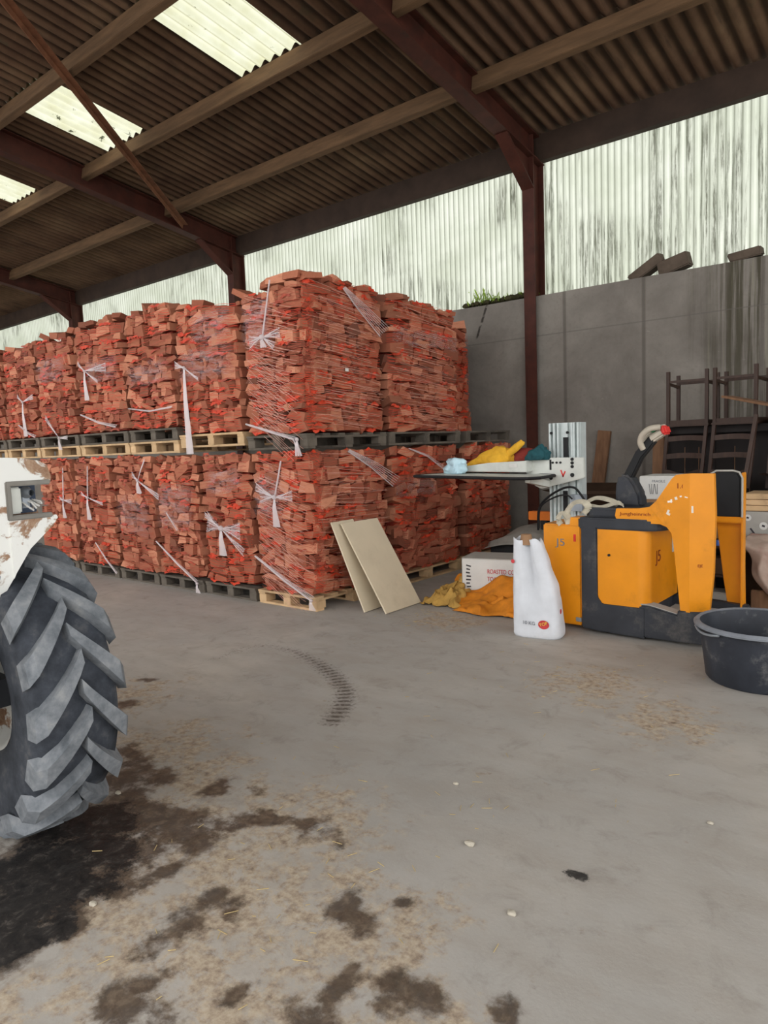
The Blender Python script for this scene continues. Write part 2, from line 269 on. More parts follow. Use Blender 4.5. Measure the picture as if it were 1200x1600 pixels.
# ------------------------------------------------------------------ mesh helpers
class MB:
    def __init__(s): s.bm = bmesh.new()
    def _add(s, verts, faces):
        vs = [s.bm.verts.new(v) for v in verts]
        for f in faces:
            try: s.bm.faces.new([vs[i] for i in f])
            except ValueError: pass
        return vs
    def box(s, c, size, rot=None, bevel=0.0, taper=None):
        hx, hy, hz = (x / 2 for x in size)
        P = [Vector((x, y, z)) for z in (-hz, hz) for y in (-hy, hy) for x in (-hx, hx)]
        if taper: P = [Vector((p.x * (taper[0] if p.z > 0 else 1), p.y * (taper[1] if p.z > 0 else 1), p.z)) for p in P]
        q = rot.to_matrix() if isinstance(rot, Euler) else (rot if rot is not None else Matrix.Identity(3))
        vs = s._add([q @ p + Vector(c) for p in P], [(0, 2, 3, 1), (4, 5, 7, 6), (0, 1, 5, 4), (2, 6, 7, 3), (0, 4, 6, 2), (1, 3, 7, 5)])
        if bevel:
            es = list({e for v in vs for e in v.link_edges})
            bmesh.ops.bevel(s.bm, geom=es, offset=bevel, segments=2, affect='EDGES', clamp_overlap=True)
        return s
    def bar(s, p0, p1, w, h, up=(0, 0, 1), bevel=0.0, w1=None, h1=None):
        p0, p1 = Vector(p0), Vector(p1); d = (p1 - p0); L = d.length; d.normalize(); u = Vector(up)
        if abs(d.dot(u)) > 0.98: u = Vector((1, 0, 0))
        sx = d.cross(u).normalized(); u = sx.cross(d); w1 = w if w1 is None else w1; h1 = h if h1 is None else h1
        P = []
        for (p, a, b_) in ((p0, w, h), (p1, w1, h1)):
            for (i, j) in ((-1, -1), (1, -1), (1, 1), (-1, 1)): P.append(p + sx * a / 2 * i + u * b_ / 2 * j)
        vs = s._add(P, [(3, 2, 1, 0), (4, 5, 6, 7), (0, 1, 5, 4), (1, 2, 6, 5), (2, 3, 7, 6), (3, 0, 4, 7)])
        if bevel:
            es = list({e for v in vs for e in v.link_edges})
            bmesh.ops.bevel(s.bm, geom=es, offset=bevel, segments=2, affect='EDGES', clamp_overlap=True)
        return s
    def prism(s, pts, axis, a, b, bevel=0.0):
        """polygon in the plane across `axis` ('x': pts=(y,z), 'y': pts=(x,z), 'z': pts=(x,y)), from a to b along the axis"""
        mk = {'x': lambda p, t: (t, p[0], p[1]), 'y': lambda p, t: (p[0], t, p[1]), 'z': lambda p, t: (p[0], p[1], t)}[axis]
        n = len(pts); vs = s._add([mk(p, a) for p in pts] + [mk(p, b) for p in pts],
            [tuple(range(n))[::-1], tuple(range(n, 2 * n))] + [(i, (i + 1) % n, n + (i + 1) % n, n + i) for i in range(n)])
        bmesh.ops.recalc_face_normals(s.bm, faces=list({f for v in vs for f in v.link_faces}))
        if bevel:
            es = [e for e in {e for v in vs for e in v.link_edges}]
            bmesh.ops.bevel(s.bm, geom=es, offset=bevel, segments=2, affect='EDGES', clamp_overlap=True)
        return s
    def tube(s, pts, r, n=8, closed=False, flat=None):
        pts = [Vector(p) for p in pts]; N = len(pts); rs = r if isinstance(r, (list, tuple)) else [r] * N
        rings = []; prev = None
        for i, p in enumerate(pts):
            a = pts[(i - 1) % N] if (closed or i > 0) else p; b_ = pts[(i + 1) % N] if (closed or i < N - 1) else p
            d = (b_ - a).normalized(); u = prev if prev is not None else (Vector((0, 0, 1)) if abs(d.z) < 0.9 else Vector((1, 0, 0)))
            sx = d.cross(u).normalized(); u = sx.cross(d).normalized(); prev = u
            rings.append([s.bm.verts.new(p + sx * math.cos(t) * rs[i] * (flat or 1) + u * math.sin(t) * rs[i]) for t in (2 * math.pi * k / n for k in range(n))])
        for i in range(N if closed else N - 1):
            A, B = rings[i], rings[(i + 1) % N]
            for k in range(n):
                s.bm.faces.new((A[k], A[(k + 1) % n], B[(k + 1) % n], B[k]))
        if not closed: s.bm.faces.new(rings[0][::-1]); s.bm.faces.new(rings[-1])
        return s
    def lathe(s, prof, c=(0, 0, 0), n=40, axis='z', sx=1.0, cap=False):
        rings = []
        for (r, h) in prof:
            ring = []
            for k in range(n):
                t = 2 * math.pi * k / n; a, b_ = r * math.cos(t) * sx, r * math.sin(t)
                v = (a, b_, h) if axis == 'z' else ((a, h, b_) if axis == 'y' else (h, a, b_))
                ring.append(s.bm.verts.new(Vector(v) + Vector(c)))
            rings.append(ring)
        for A, B in zip(rings, rings[1:]):
            for k in range(n): s.bm.faces.new((A[k], A[(k + 1) % n], B[(k + 1) % n], B[k]))
        if cap: s.bm.faces.new(rings[0][::-1]); s.bm.faces.new(rings[-1])
        return s
    def grid(s, fn, nu, nv, thick=0.0):
        V = [[s.bm.verts.new(fn(i / nu, j / nv)) for j in range(nv + 1)] for i in range(nu + 1)]
        fs = [s.bm.faces.new((V[i][j], V[i + 1][j], V[i + 1][j + 1], V[i][j + 1])) for i in range(nu) for j in range(nv)]
        if thick:
            bmesh.ops.recalc_face_normals(s.bm, faces=fs)
            bmesh.ops.solidify(s.bm, geom=fs, thickness=thick)
        return s
    def quad(s, a, b, c, d): s._add([a, b, c, d], [(0, 1, 2, 3)]); return s
    def build(s, name, mat, parent=None, smooth=False, world=True, kind=None, label=None, normals=True):
        if normals: bmesh.ops.recalc_face_normals(s.bm, faces=s.bm.faces[:])
        if parent is not None and world:
            inv = parent_world(parent).inverted()
            for v in s.bm.verts: v.co = inv @ v.co
        me = bpy.data.meshes.new(name); s.bm.to_mesh(me); s.bm.free()
        o = bpy.data.objects.new(name, me); C.objects.link(o)
        for mm in (mat if isinstance(mat, (list, tuple)) else [mat]): me.materials.append(mm)
        if smooth:
            for p in me.polygons: p.use_smooth = True
            if smooth != 'full': me.set_sharp_from_angle(angle=R(smooth if smooth is not True else 35))
        if parent is not None: o.parent = parent
        if kind: o['kind'] = kind
        if label: o['label'] = label
        return o
def parent_world(o):
    mt = Matrix.LocRotScale(o.location, o.rotation_euler, o.scale)
    return parent_world(o.parent) @ mt if o.parent else mt
def tag(o, label, cat, group=None):
    o['label'] = label; o['category'] = cat
    if group: o['group'] = group
    return o
def thing(name, label, cat, loc=(0, 0, 0), rz=0.0, group=None):
    o = bpy.data.objects.new(name, None); C.objects.link(o); o.empty_display_size = 0.1
    o.location = loc; o.rotation_euler = (0, 0, rz); return tag(o, label, cat, group)
def dup(root, loc, rz, label, group=None):
    r = root.copy(); C.objects.link(r); r.location = loc; r.rotation_euler = (0, 0, rz); r['label'] = label
    if group: r['group'] = group
    for ch in list(root.children):
        c = ch.copy(); C.objects.link(c); c.parent = r
        for g in ch.children:
            d = g.copy(); C.objects.link(d); d.parent = c
    return r
def lettering(txt, size, origin, right, up, mat, parent, depth=0.0015, name='lettering', align='LEFT', shear=0.0, sx=1.0):
    cv = bpy.data.curves.new('lettering', 'FONT'); cv.body = txt; cv.size = size; cv.extrude = depth; cv.align_x = align; cv.shear = shear
    to = bpy.data.objects.new('tmp_text', cv); C.objects.link(to)
    dg = bpy.context.evaluated_depsgraph_get(); me = bpy.data.meshes.new_from_object(to.evaluated_get(dg)); bpy.data.objects.remove(to)
    rg, uu = Vector(right).normalized(), Vector(up).normalized(); nn = rg.cross(uu)
    mt = Matrix((rg, uu, nn)).transposed().to_4x4(); mt.translation = Vector(origin); mt = mt @ Matrix.Diagonal((sx, 1, 1, 1))
    me.transform(parent_world(parent).inverted() @ mt); me.materials.clear(); me.materials.append(mat)
    o = bpy.data.objects.new(name, me); C.objects.link(o); o.parent = parent; return o

# ------------------------------------------------------------------ the shed
TS = math.tan(R(9.5)); SS = Vector((0, -math.cos(R(9.5)), math.sin(R(9.5))))
def roof_z(y): return 5.70 + TS * (9.2 - y)
X0, X1, YF = -27.0, 6.0, -1.2          # far gable, near gable line, open front
def build_floor():
    blk = [(-2.8,1.15,.22),(-2.7,1.33,.2),(-2.56,.99,.2),(-2.59,1.15,.2),(-2.84,1.47,.13),(-2.44,.88,.13),(-2.95,1.4,.2),(-2.35,1.05,.07),(-2.5,.83,.16)]
    drk = [(-3.06,1.86,.11),(-2.66,1.6,.16),(-2.71,1.99,.08),(-2.29,1.93,.08),(-2.09,1.97,.09),(-2.05,1.39,.06),(-1.85,.98,.1),(-1.37,1.3,.1),(-3.49,1.92,.1),(-3.36,1.83,.08),
           (-2.46,1.63,.13),(-2.35,1.38,.06),(-2.53,1.46,.1),(-4.19,2.31,.08),(-4.47,2.73,.06),(-1.94,1.45,.04),(-2.02,1.26,.09),(-1.6,1.66,.07),(-1.47,1.84,.04),(-1.22,1.5,.08),(-1.84,1.08,.06),
           (-1.28,3.93,.035),(-3.0,1.65,.16),(-3.2,1.75,.13),(-2.38,1.85,.06),(-.95,1.62,.07),(-1.65,1.2,.05),(-1.42,1.42,.06)]
    tan_ = [(-2.3,1.51,.25),(-2.0,1.58,.28),(-1.72,1.57,.24),(-1.9,1.36,.26),(-2.1,1.24,.24),(-2.35,1.14,.2),(-1.77,1.75,.2),(-1.69,1.4,.25),(-1.37,1.56,.2),(-1.89,1.17,.2),(-1.4,1.77,.16),
            (-2.66,1.42,.22),(-2.69,1.79,.22),(-4.3,2.4,.3),(-2.9,2.0,.25),(-2.2,2.0,.3),(-1.5,1.1,.25),(-1.3,3.95,.25),(-1.9,4.3,.3),(-3.6,5.2,.3),(-1.1,1.4,.2),(-2.1,.75,.14),(-3.4,2.1,.3)]
    trk = [(-4.48,3.26),(-4.52,3.61),(-4.41,3.76),(-4.1,3.75),(-3.74,3.64),(-3.38,3.47),(-3.13,3.3),(-2.95,3.08),(-2.85,2.88)]
    def axis(lo, hi, a, b, fine, coarse):
        v = []; x = lo
        while x < a: v.append(x); x += coarse
        x = a
        while x < b: v.append(x); x += fine
        x = b
        while x <= hi + 0.01: v.append(x); x += coarse
        return v
    xs = axis(-30, 14, -5.2, 0.0, 0.035, 0.8); ys = axis(-14, 12, 0.2, 5.6, 0.035, 0.8)
    mb = MB(); V = [[mb.bm.verts.new((x, y, 0)) for y in ys] for x in xs]
    for i in range(len(xs) - 1):
        for j in range(len(ys) - 1): mb.bm.faces.new((V[i][j], V[i + 1][j], V[i + 1][j + 1], V[i][j + 1]))
    cl = mb.bm.loops.layers.float_color.new('wear')
    def field(bl, x, y, sc=1.0):
        best = 0.0
        for (bx, by, br) in bl:
            d = math.hypot(x - bx, y - by) / (br * 2 * sc)
            if d < 1: best = max(best, 1 - d)
        return best
    for col in V:
        for v in col:
            x, y = v.co.x, v.co.y
            if -5.2 < x < 0.1 and 0.1 < y < 5.7:
                wx = x + 0.10 * noise.noise((x * 5, y * 5, 0)); wy = y + 0.10 * noise.noise((x * 5, y * 5, 9))
                bl = min(1, field(blk, wx, wy, .78) * 1.5); d = max(field(drk, wx, wy), min(.8, field(blk, wx, wy) * 1.5)); bl = max(bl, 1.4 * (1 - min(1, math.hypot((x + 1.08) * 0.75 + (y - 2.33) * 0.5, (y - 2.33) * 1.3 - (x + 1.08) * 0.3) / 0.075)))
                t = field(tan_, wx, wy); k = 0.0
                for a, b_ in zip(trk, trk[1:]):
                    A, B, P = Vector(a), Vector(b_), Vector((x, y)); ab = B - A; q = max(0, min(1, (P - A).dot(ab) / ab.length_squared)); dd = (A + ab * q - P).length
                    k = max(k, 0.72 * (1 - dd / 0.16) * (0.55 + 0.45 * min(1, (x + 4.6) / 1.2)))
            else: d = t = k = bl = 0.0
            for lp in v.link_loops: lp[cl] = (max(0, d), t, max(0, k), max(0, bl))
    o = mb.build('floor', M['floor'], kind='structure', normals=False); return o
build_floor()
# concrete retaining wall, with the top a little uneven
mb = MB(); n = 60
prof = [(X0 + (X1 - X0) * i / n, 3.56 + 0.02 * noise.noise((i * 1.7, 0, 0))) for i in range(n + 1)]
mb.prism([(X0, -0.05), (X1, -0.05)] + prof[::-1], 'y', 9.1, 9.40)
mb.build('wall_back', M['wall'], kind='structure')
# translucent corrugated cladding above it
mb = MB(); px = 0.09; N = int((X1 - X0) / px * 8)
mb.grid(lambda u, v: (X0 + (X1 - X0) * u, 9.46 + 0.016 * math.cos(2 * math.pi * (X0 + (X1 - X0) * u) / px), 3.45 + 2.2 * v), N, 1)
mb.build('wall_back_cladding', M['clad'], kind='structure', smooth='full')
MB().box((X0 - 0.1, 4.2, 3.6), (0.2, 11, 7.4)).build('wall_far', M['wall'], kind='structure')
# columns, rafters with haunches, eave beam, purlins
RX = [-23.7, -17.4, -11.12, -4.76, 1.6]
def ibeam_section(w, h, tf, tw):
    return [(-w/2, 0), (w/2, 0), (w/2, tf), (tw/2, tf), (tw/2, h - tf), (w/2, h - tf), (w/2, h), (-w/2, h), (-w/2, h - tf), (-tw/2, h - tf), (-tw/2, tf), (-w/2, tf)]
for k, x in enumerate(RX):
    mb = MB(); sec = ibeam_section(0.17, 0.30, 0.018, 0.016)
    mb.prism([(x + a, 9.0 + b) for a, b in sec], 'z', 0, 5.66)
    mb.build('steel_column', M['steel'], kind='structure')
    mb = MB(); y1, y0 = 9.3, -3.3
    for (lo, hi, wd) in ((0.33, 0.312, 0.2), (0.312, 0.018, 0.03), (0.018, 0.0, 0.2)):
        mb.prism([(y1, roof_z(y1) - 0.03 - lo), (y1, roof_z(y1) - 0.03 - hi), (y0, roof_z(y0) - 0.03 - hi), (y0, roof_z(y0) - 0.03 - lo)], 'x', x - wd / 2, x + wd / 2)
    # haunch plate at the eave
    mb.prism([(9.02, 4.95), (9.02, 5.5), (8.1, roof_z(8.1) - 0.3), (8.3, roof_z(8.3) - 0.36)], 'x', x - 0.012, x + 0.012)
    q = 0.09
    mb.prism([(9.02, 4.95), (9.02, 4.97), (8.35, roof_z(8.35) - 0.36), (8.3, roof_z(8.3) - 0.37)], 'x', x - q, x + q)
    mb.build('roof_rafter', M['steel'], kind='structure')
PY = [9.2, 7.66, 6.17, 4.72, 3.25, 1.8, 0.35, -1.1, -2.55]
for i, y in enumerate(PY):
    for a, b_ in zip([X0] + RX, RX + [X1]):
        mb = MB(); z = roof_z(y) - 0.115; dp = 0.21
        if i == 0: mb.box(((a + b_) / 2, 9.22, 5.52), (b_ - a - 0.04, 0.12, 0.34)); mt = M['eave']
        else: mb.box(((a + b_) / 2, y, z), (b_ - a - 0.04, 0.10, dp), Euler((R(-9.5), 0, 0)), bevel=0.006); mt = M['purlin']
        mb.build('roof_purlin' if i else 'eave_beam', mt, kind='structure')
# roof of big corrugated sheets laid in courses, rooflights let into one course
SKYL = [(-7.21, -6.11), (-10.43, -9.40), (-13.68, -12.66), (-17.0, -15.9), (-20.2, -19.1), (-3.9, -2.85), (-0.7, 0.4)]
PW = 0.177
def sheet(mb, xa, xb, yl, yh, lift):
    nx = max(2, int(round((xb - xa) / PW * 8)))
    def fn(u, v):
        x = xa + (xb - xa) * u; y = yl + (yh - yl) * v
        return (x, y, roof_z(y) + 0.027 + 0.03 * math.cos(2 * math.pi * x / PW) + lift * (1 - v))
    mb.grid(fn, nx, 1)
YS = PY + [-3.4]; roof = MB()  # roof carried further forward, out of view, to dim the foreground floor
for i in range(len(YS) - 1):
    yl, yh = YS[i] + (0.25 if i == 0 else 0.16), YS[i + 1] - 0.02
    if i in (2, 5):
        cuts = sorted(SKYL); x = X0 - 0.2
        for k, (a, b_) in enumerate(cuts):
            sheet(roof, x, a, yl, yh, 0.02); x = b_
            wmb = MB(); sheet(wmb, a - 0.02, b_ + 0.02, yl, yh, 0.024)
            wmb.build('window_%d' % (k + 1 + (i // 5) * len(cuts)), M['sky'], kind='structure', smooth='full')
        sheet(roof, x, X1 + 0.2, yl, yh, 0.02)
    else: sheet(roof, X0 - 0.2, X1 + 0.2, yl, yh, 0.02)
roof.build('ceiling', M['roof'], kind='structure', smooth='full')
# angle-iron wind brace under the purlins
mb = MB(); a = Vector((-11.0, 7.95, roof_z(7.95) - 0.26)); b_ = Vector((-7.2, 2.7, roof_z(2.7) - 0.26)); nn = Vector((0, TS, 1)).normalized()
mb.bar(a, b_, 0.105, 0.012, nn); d = (b_ - a).normalized(); sd = d.cross(nn).normalized()
mb.bar(a + sd * 0.04 - nn * 0.035, b_ + sd * 0.04 - nn * 0.035, 0.012, 0.07, nn)
mb.build('roof_brace', M['brace'], kind='structure')

# ------------------------------------------------------------------ pallets
def pallet(label, group, c, size, mat, dark=False, along='x'):
    """wooden pallet: deck of boards, nine blocks, three bottom boards; `along` is the axis of the deck boards"""
    t = thing('wooden_pallet', label, 'pallet', (c[0], c[1], c[2]), 0, group)
    wx, wy = size; Lb, Wb = (wx, wy) if along == 'x' else (wy, wx)
    sw = (lambda a, b, z: (a, b, z)) if along == 'x' else (lambda a, b, z: (b, a, z))
    mb = MB(); nb = 6
    for i in range(nb):
        q = -Wb / 2 + 0.05 + (Wb - 0.10) * i / (nb - 1)
        mb.box(sw(rnd.uniform(-.004, .004), q, 0.133), sw(Lb, 0.10 if i else 0.12, 0.022), bevel=0.002)
    for i in (-1, 0, 1):
        mb.box(sw(i * (Lb / 2 - 0.05), 0, 0.111), sw(0.10, Wb, 0.022))
    mb.build('deck', mat, t, world=False)
    for i in (-1, 0, 1):
        for j in (-1, 0, 1):
            b = MB().box(sw(i * (Lb / 2 - 0.055), j * (Wb / 2 - 0.07), 0.061), sw(0.11, 0.13, 0.078), bevel=0.004).build('block', mat, t, world=False)
    for j in (-1, 0, 1):
        MB().box(sw(0, j * (Wb / 2 - 0.06), 0.011), sw(Lb, 0.10, 0.022), bevel=0.002).build('bottom_board', mat, t, world=False)
    return t

# ------------------------------------------------------------------ firewood: nets of split logs on pallets, wrapped
LOGS = []
def mk_logs():
    for k in range(18):
        mb = MB(); n = rnd.choice((4, 4, 4, 5)); base = [(-.5, -.5), (.5, -.5), (.5, .5), (-.5, .5)]
        if n == 5: base = [(-.5, -.5), (.5, -.5), (.5, .15), (.1, .5), (-.5, .4)]
        if k % 6 == 0: base = [(-.5, -.5), (.5, -.5), (.42, .1), (-.3, .5)]
        if k % 6 == 1: base = [(-.5, -.35), (.35, -.5), (.5, .4), (-.2, .5)]
        P = [(x + rnd.uniform(-.09, .07), y + rnd.uniform(-.16, .10)) for x, y in base]
        # split face towards -y, with a ridge so it catches light like cleft timber
        fr = [(x, -.5 + rnd.uniform(-.08, .08), y) for x, y in P]; bk = [(x * .9, .5, y * .9) for x, y in P]
        n = len(P); vs = [mb.bm.verts.new(p) for p in fr + bk]
        cx = (rnd.uniform(-.2, .2), -.5 + rnd.uniform(-.14, .02), rnd.uniform(-.2, .2)); cv = mb.bm.verts.new(cx)
        for i in range(n):
            mb.bm.faces.new((vs[i], vs[(i + 1) % n], cv)); mb.bm.faces.new((vs[i], vs[n + i], vs[n + (i + 1) % n], vs[(i + 1) % n]))
        mb.bm.faces.new(vs[n:]); bmesh.ops.recalc_face_normals(mb.bm, faces=mb.bm.faces[:])
        me = bpy.data.meshes.new('split_log'); mb.bm.to_mesh(me); mb.bm.free(); me.materials.append(M['log']); LOGS.append(me)
mk_logs()
class Face:
    """a vertical face of a load: point(u, v, n) with u along the face, v up, n outwards"""
    def __init__(s, o, ud, nd): s.o, s.ud, s.nd = Vector(o), Vector(ud), Vector(nd)
    def p(s, u, v, n=0.0): return s.o + s.ud * u + Vector((0, 0, 1)) * v + s.nd * n
def put_log(face, u, v, w_, h_, d, n, parent, base):
    o = bpy.data.objects.new('split_log', rnd.choice(LOGS)); C.objects.link(o); o.parent = parent
    rot = Matrix((face.ud, -face.nd, Vector((0, 0, 1)))).transposed()
    ang = rnd.gauss(0, R(5)) if rnd.random() < 0.85 else rnd.choice((-1, 1)) * R(rnd.uniform(14, 30))
    e = Euler((rnd.gauss(0, R(7)), ang, rnd.gauss(0, R(9)))).to_matrix()
    o.rotation_euler = (rot @ e).to_euler(); o.location = face.p(u, v, n - d / 2) - base; o.scale = (w_, d, h_)
    return o
def ribbon(mb, pts, wd, nd, cross=True):
    """thin ribbon through pts lying on a face with normal nd"""
    pts = [Vector(p) for p in pts]; nd = Vector(nd); L = []
    for i, p in enumerate(pts):
        d = (pts[min(i + 1, len(pts) - 1)] - pts[max(i - 1, 0)]).normalized(); sd = d.cross(nd).normalized()
        q = wd[i] if isinstance(wd, (list, tuple)) else wd
        L.append((mb.bm.verts.new(p - sd * q / 2), mb.bm.verts.new(p + sd * q / 2)))
    for A, B in zip(L, L[1:]): mb.bm.faces.new((A[0], A[1], B[1], B[0]))
def rnd_edge(u, F1): return -.05 * (1 - min(1.0, max(0, min(u, F1 - u)) / .16)) ** 2
def net_on(mb, face, u0, u1, v0, v1, dens, bunch, wires, F1=1.0):
    u0 = max(u0, .02); u1 = min(u1, F1 - .02)
    n = max(3, int((v1 - v0) / dens))
    sl = rnd.uniform(-.10, .10)
    for i in range(n):
        if rnd.random() < 0.12: continue
        v = v0 + (v1 - v0) * (i + rnd.random() * .7) / n; pts = []; k = 7
        ph = rnd.uniform(0, 6)
        for j in range(k + 1):
            u = u0 + (u1 - u0) * j / k
            pts.append(face.p(u, v + sl * (j / k - .5) * .4 + 0.007 * math.sin(ph + j * 1.7), 0.026 + 0.008 * math.sin(ph * 2 + j * 2.1) + rnd_edge(u, F1)))
        ribbon(mb, pts, wires, face.nd)
    # bunched net where two bags meet
    for _ in range(bunch):
        v = rnd.choice((v0, v1, v0 + (v1 - v0) * rnd.random())); ua = u0 + (u1 - u0) * rnd.uniform(0, .5); ub = ua + (u1 - u0) * rnd.uniform(.25, .5)
        k = 5; ph = rnd.uniform(0, 6); pts = []; wd = []
        for j in range(k + 1):
            pts.append(face.p(ua + (ub - ua) * j / k, v + .012 * math.sin(ph + j * 1.3), .022 + .010 * math.sin(ph + 2 * j) + rnd_edge(min(max(ua + (ub - ua) * j / k, .01), F1 - .01), F1)))
            wd.append(rnd.uniform(.012, .042) * (1 - abs(2 * j / k - 1) ** 3))
        ribbon(mb, pts, wd, face.nd)
def fill(face, u0, u1, v0, v1, bag, base, jag=0.0, dn=0.0, F0=0, F1=1):
    v = v0
    while v < v1 - 0.025:
        h = rnd.uniform(.066, .125)
        if v + h > v1 - 0.03: h = max(.05, v1 - v)
        u = u0 + rnd.uniform(-.005, .012); bulge = dn
        while u < u1 - 0.03:
            w_ = rnd.choice((rnd.uniform(.09, .15), rnd.uniform(.16, .24), rnd.uniform(.20, .31)))
            if u + w_ > u1 - 0.04: w_ = u1 - u + rnd.uniform(-.02, .006)
            edge = min(1.0, min(u + w_ / 2 - F0, F1 - u - w_ / 2) / .16); rd = -.05 * (1 - edge) ** 2
            put_log(face, u + w_ / 2, v + h / 2 + (rnd.uniform(-.01, .02) if jag else 0), w_ * .985, h * rnd.uniform(.94, 1.06), .15, bulge + rd + rnd.choice((rnd.uniform(-.055, -.02), rnd.uniform(-.02, .02), rnd.uniform(-.02, .02))), bag, base)
            u += w_
        v += h
def load(label, group, x0, x1, y0, y1, z0, z1, front=True, side=False, near=False, top=False):
    t = thing('firewood_load', label, 'firewood', ((x0 + x1) / 2, (y0 + y1) / 2, z0), 0, group); base = Vector(t.location)
    mb = MB(); mb.box(((x0 + x1) / 2, (y0 + y1) / 2, (z0 + z1) / 2 - 0.02), (x1 - x0 - .16, y1 - y0 - .16, z1 - z0 - .06))
    mb.build('packed_wood', M['bark'], t, kind='stuff')
    nz = 5; nx = 2; ny = max(2, round((y1 - y0) / 0.42))
    F = Face((x0, y0, z0), (1, 0, 0), (0, -1, 0)); S = Face((x1, y0, z0), (0, 1, 0), (1, 0, 0)); W, D, H = x1 - x0, y1 - y0, z1 - z0
    lean = rnd.uniform(-.02, .02)
    for k in range(nz):
        cells = [('f', i) for i in range(nx if front else 0)] + ([('s', j) for j in range(ny)] if side else [])
        for (ty, i) in cells:
            a = H * k / nz + (.02 if k == 0 else 0); b_ = H * (k + 1) / nz
            if k == nz - 1: b_ += rnd.uniform(-.07, .05) if top else 0
            nb = MB(); corner = side and front and ty == 'f' and i == nx - 1
            dens = 0.017 if near else 0.026; wr = 0.0036 if near else 0.0045
            if ty == 'f':
                u0, u1 = W * i / nx, W * (i + 1) / nx
                net_on(nb, F, u0, u1, a, b_, dens, 4, wr, W)
                if corner: net_on(nb, S, 0.02, D / ny * .3, a, b_, dens, 1, wr, D)
            else:
                u0, u1 = D * i / ny, D * (i + 1) / ny; net_on(nb, S, u0, u1, a, b_, dens, 4, wr, D)
            bag = nb.build('net_bag', M['net'] if rnd.random() < .6 else M['strand'], t, normals=False)
            dn = lean * (k / nz) + rnd.uniform(-.012, .012)
            fill(F if ty == 'f' else S, u0 + (.10 if (ty == 's' and i == 0 and front) else 0), u1, a, b_, bag, base, top and k == nz - 1, dn, 0, W if ty == 'f' else D)
    if top:   # the uppermost logs, seen against the daylight
        for ty, L in ((F, W), (S, D)) if side else ((F, W),):
            u = 0
            while u < L - .08:
                w_ = rnd.uniform(.12, .26); h = rnd.uniform(.05, .10)
                if rnd.random() < .8: put_log(ty, u + w_ / 2, H + h / 2 + rnd.uniform(-.02, .02), w_, h, .2, -rnd.uniform(.02, .12), bag, base)
                u += w_
    t['nf'] = 0; del t['nf']
    return t, F, S
def knot(t, face, u, v, tail=0.3, arms=(), size=0.03, up=None, tw=0.022):
    """a gathered, knotted end of the wrapping: knob, hanging tail, strands pulled out from it"""
    mb = MB(); bmesh.ops.create_icosphere(mb.bm, subdivisions=2, radius=size, matrix=Matrix.Translation(face.p(u, v, .055)))
    for q in (-1, 0, 1):
        pts = [face.p(u, v, .055), face.p(u + .02 * q, v - tail * .35, .062 + .006 * q), face.p(u + .035 * q + .01, v - tail, .05)]
        ribbon(mb, pts, [tw * .6, tw, tw * 1.3], face.nd)
    if up: 
        pts = [face.p(u, v, .05), face.p(u + up[0] * .5 + .01, v + up[1] * .5, .05), face.p(u + up[0], v + up[1], .035)]
        mb.tube(pts, .009, 6)
    fan = MB()
    for (du, dv, wd) in arms:
        ribbon(fan, [face.p(u, v, .05), face.p(u + du * .4, v + dv * .4, .05), face.p(u + du, v + dv, .036)], [.012, wd * .7, wd * 1.5], face.nd)
        for q in range(3):
            s_ = (q - 1) * rnd.uniform(.5, .8)
            pts = [face.p(u, v, .056), face.p(u + du * .5, v + dv * .5 + s_ * wd * .32, .052), face.p(u + du, v + dv + s_ * wd, .036)]
            ribbon(mb, pts, [.006, .010, .006], face.nd)
    mb.build('film_tie', M['ribbon'], t, normals=False)
    if arms: fan.build('spread_film', M['fan'], t, normals=False)
def strand(t, face, pts, r=.007, fan=0, spread=.05):
    mb = MB(); mb.tube([face.p(a, b_, .05) for a, b_ in pts], r, 5, flat=.8)
    for q in range(fan):
        s_ = spread * ((q + 1) / fan)
        ribbon(mb, [face.p(a + s_ * (.15 + .85 * i / len(pts)), b_ + s_ * (.1 + .6 * i / len(pts)), .048) for i, (a, b_) in enumerate(pts)], .006, face.nd)
    mb.build('film_strand', M['ribbon'], t, normals=False)
def film(t, face, u0, u1, v0, v1, slope=0.0):
    mb = MB(); ph = rnd.uniform(0, 9)
    mb.grid(lambda a, b_: face.p(u0 + (u1 - u0) * a, v0 + (v1 - v0) * b_ + slope * (a - .5) + .02 * math.sin(9 * a + ph), .047 + .008 * math.sin(11 * a + ph) * math.sin(7 * b_ + ph)), 14, 8)
    mb.build('stretch_film', M['film'], t, smooth='full', normals=False)
def wraplines(t, face, W, v0, v1, n, slope, name='wrap_strands'):
    """pale strands of the wrapping net pulled round the face at a slant"""
    mb = MB()
    for i in range(n):
        v = v0 + (v1 - v0) * i / n + rnd.uniform(-.02, .02); s_ = slope + rnd.uniform(-.05, .05); a = rnd.uniform(.02, .35) * W; b_ = W * rnd.uniform(.6, .98)
        ribbon(mb, [face.p(a + (b_ - a) * q / 4, v + s_ * (a + (b_ - a) * q / 4 - W / 2) + .006 * math.sin(i + q), .044 + .004 * math.sin(i * 3 + q) + rnd_edge(a + (b_ - a) * q / 4, W)) for q in range(5)], .0028, face.nd)
    o = mb.build(name, M['pstrand'], t, normals=False)

GP_L, GP_U = 'pallets on the floor', 'pallets under the upper loads'
Y0 = 4.80
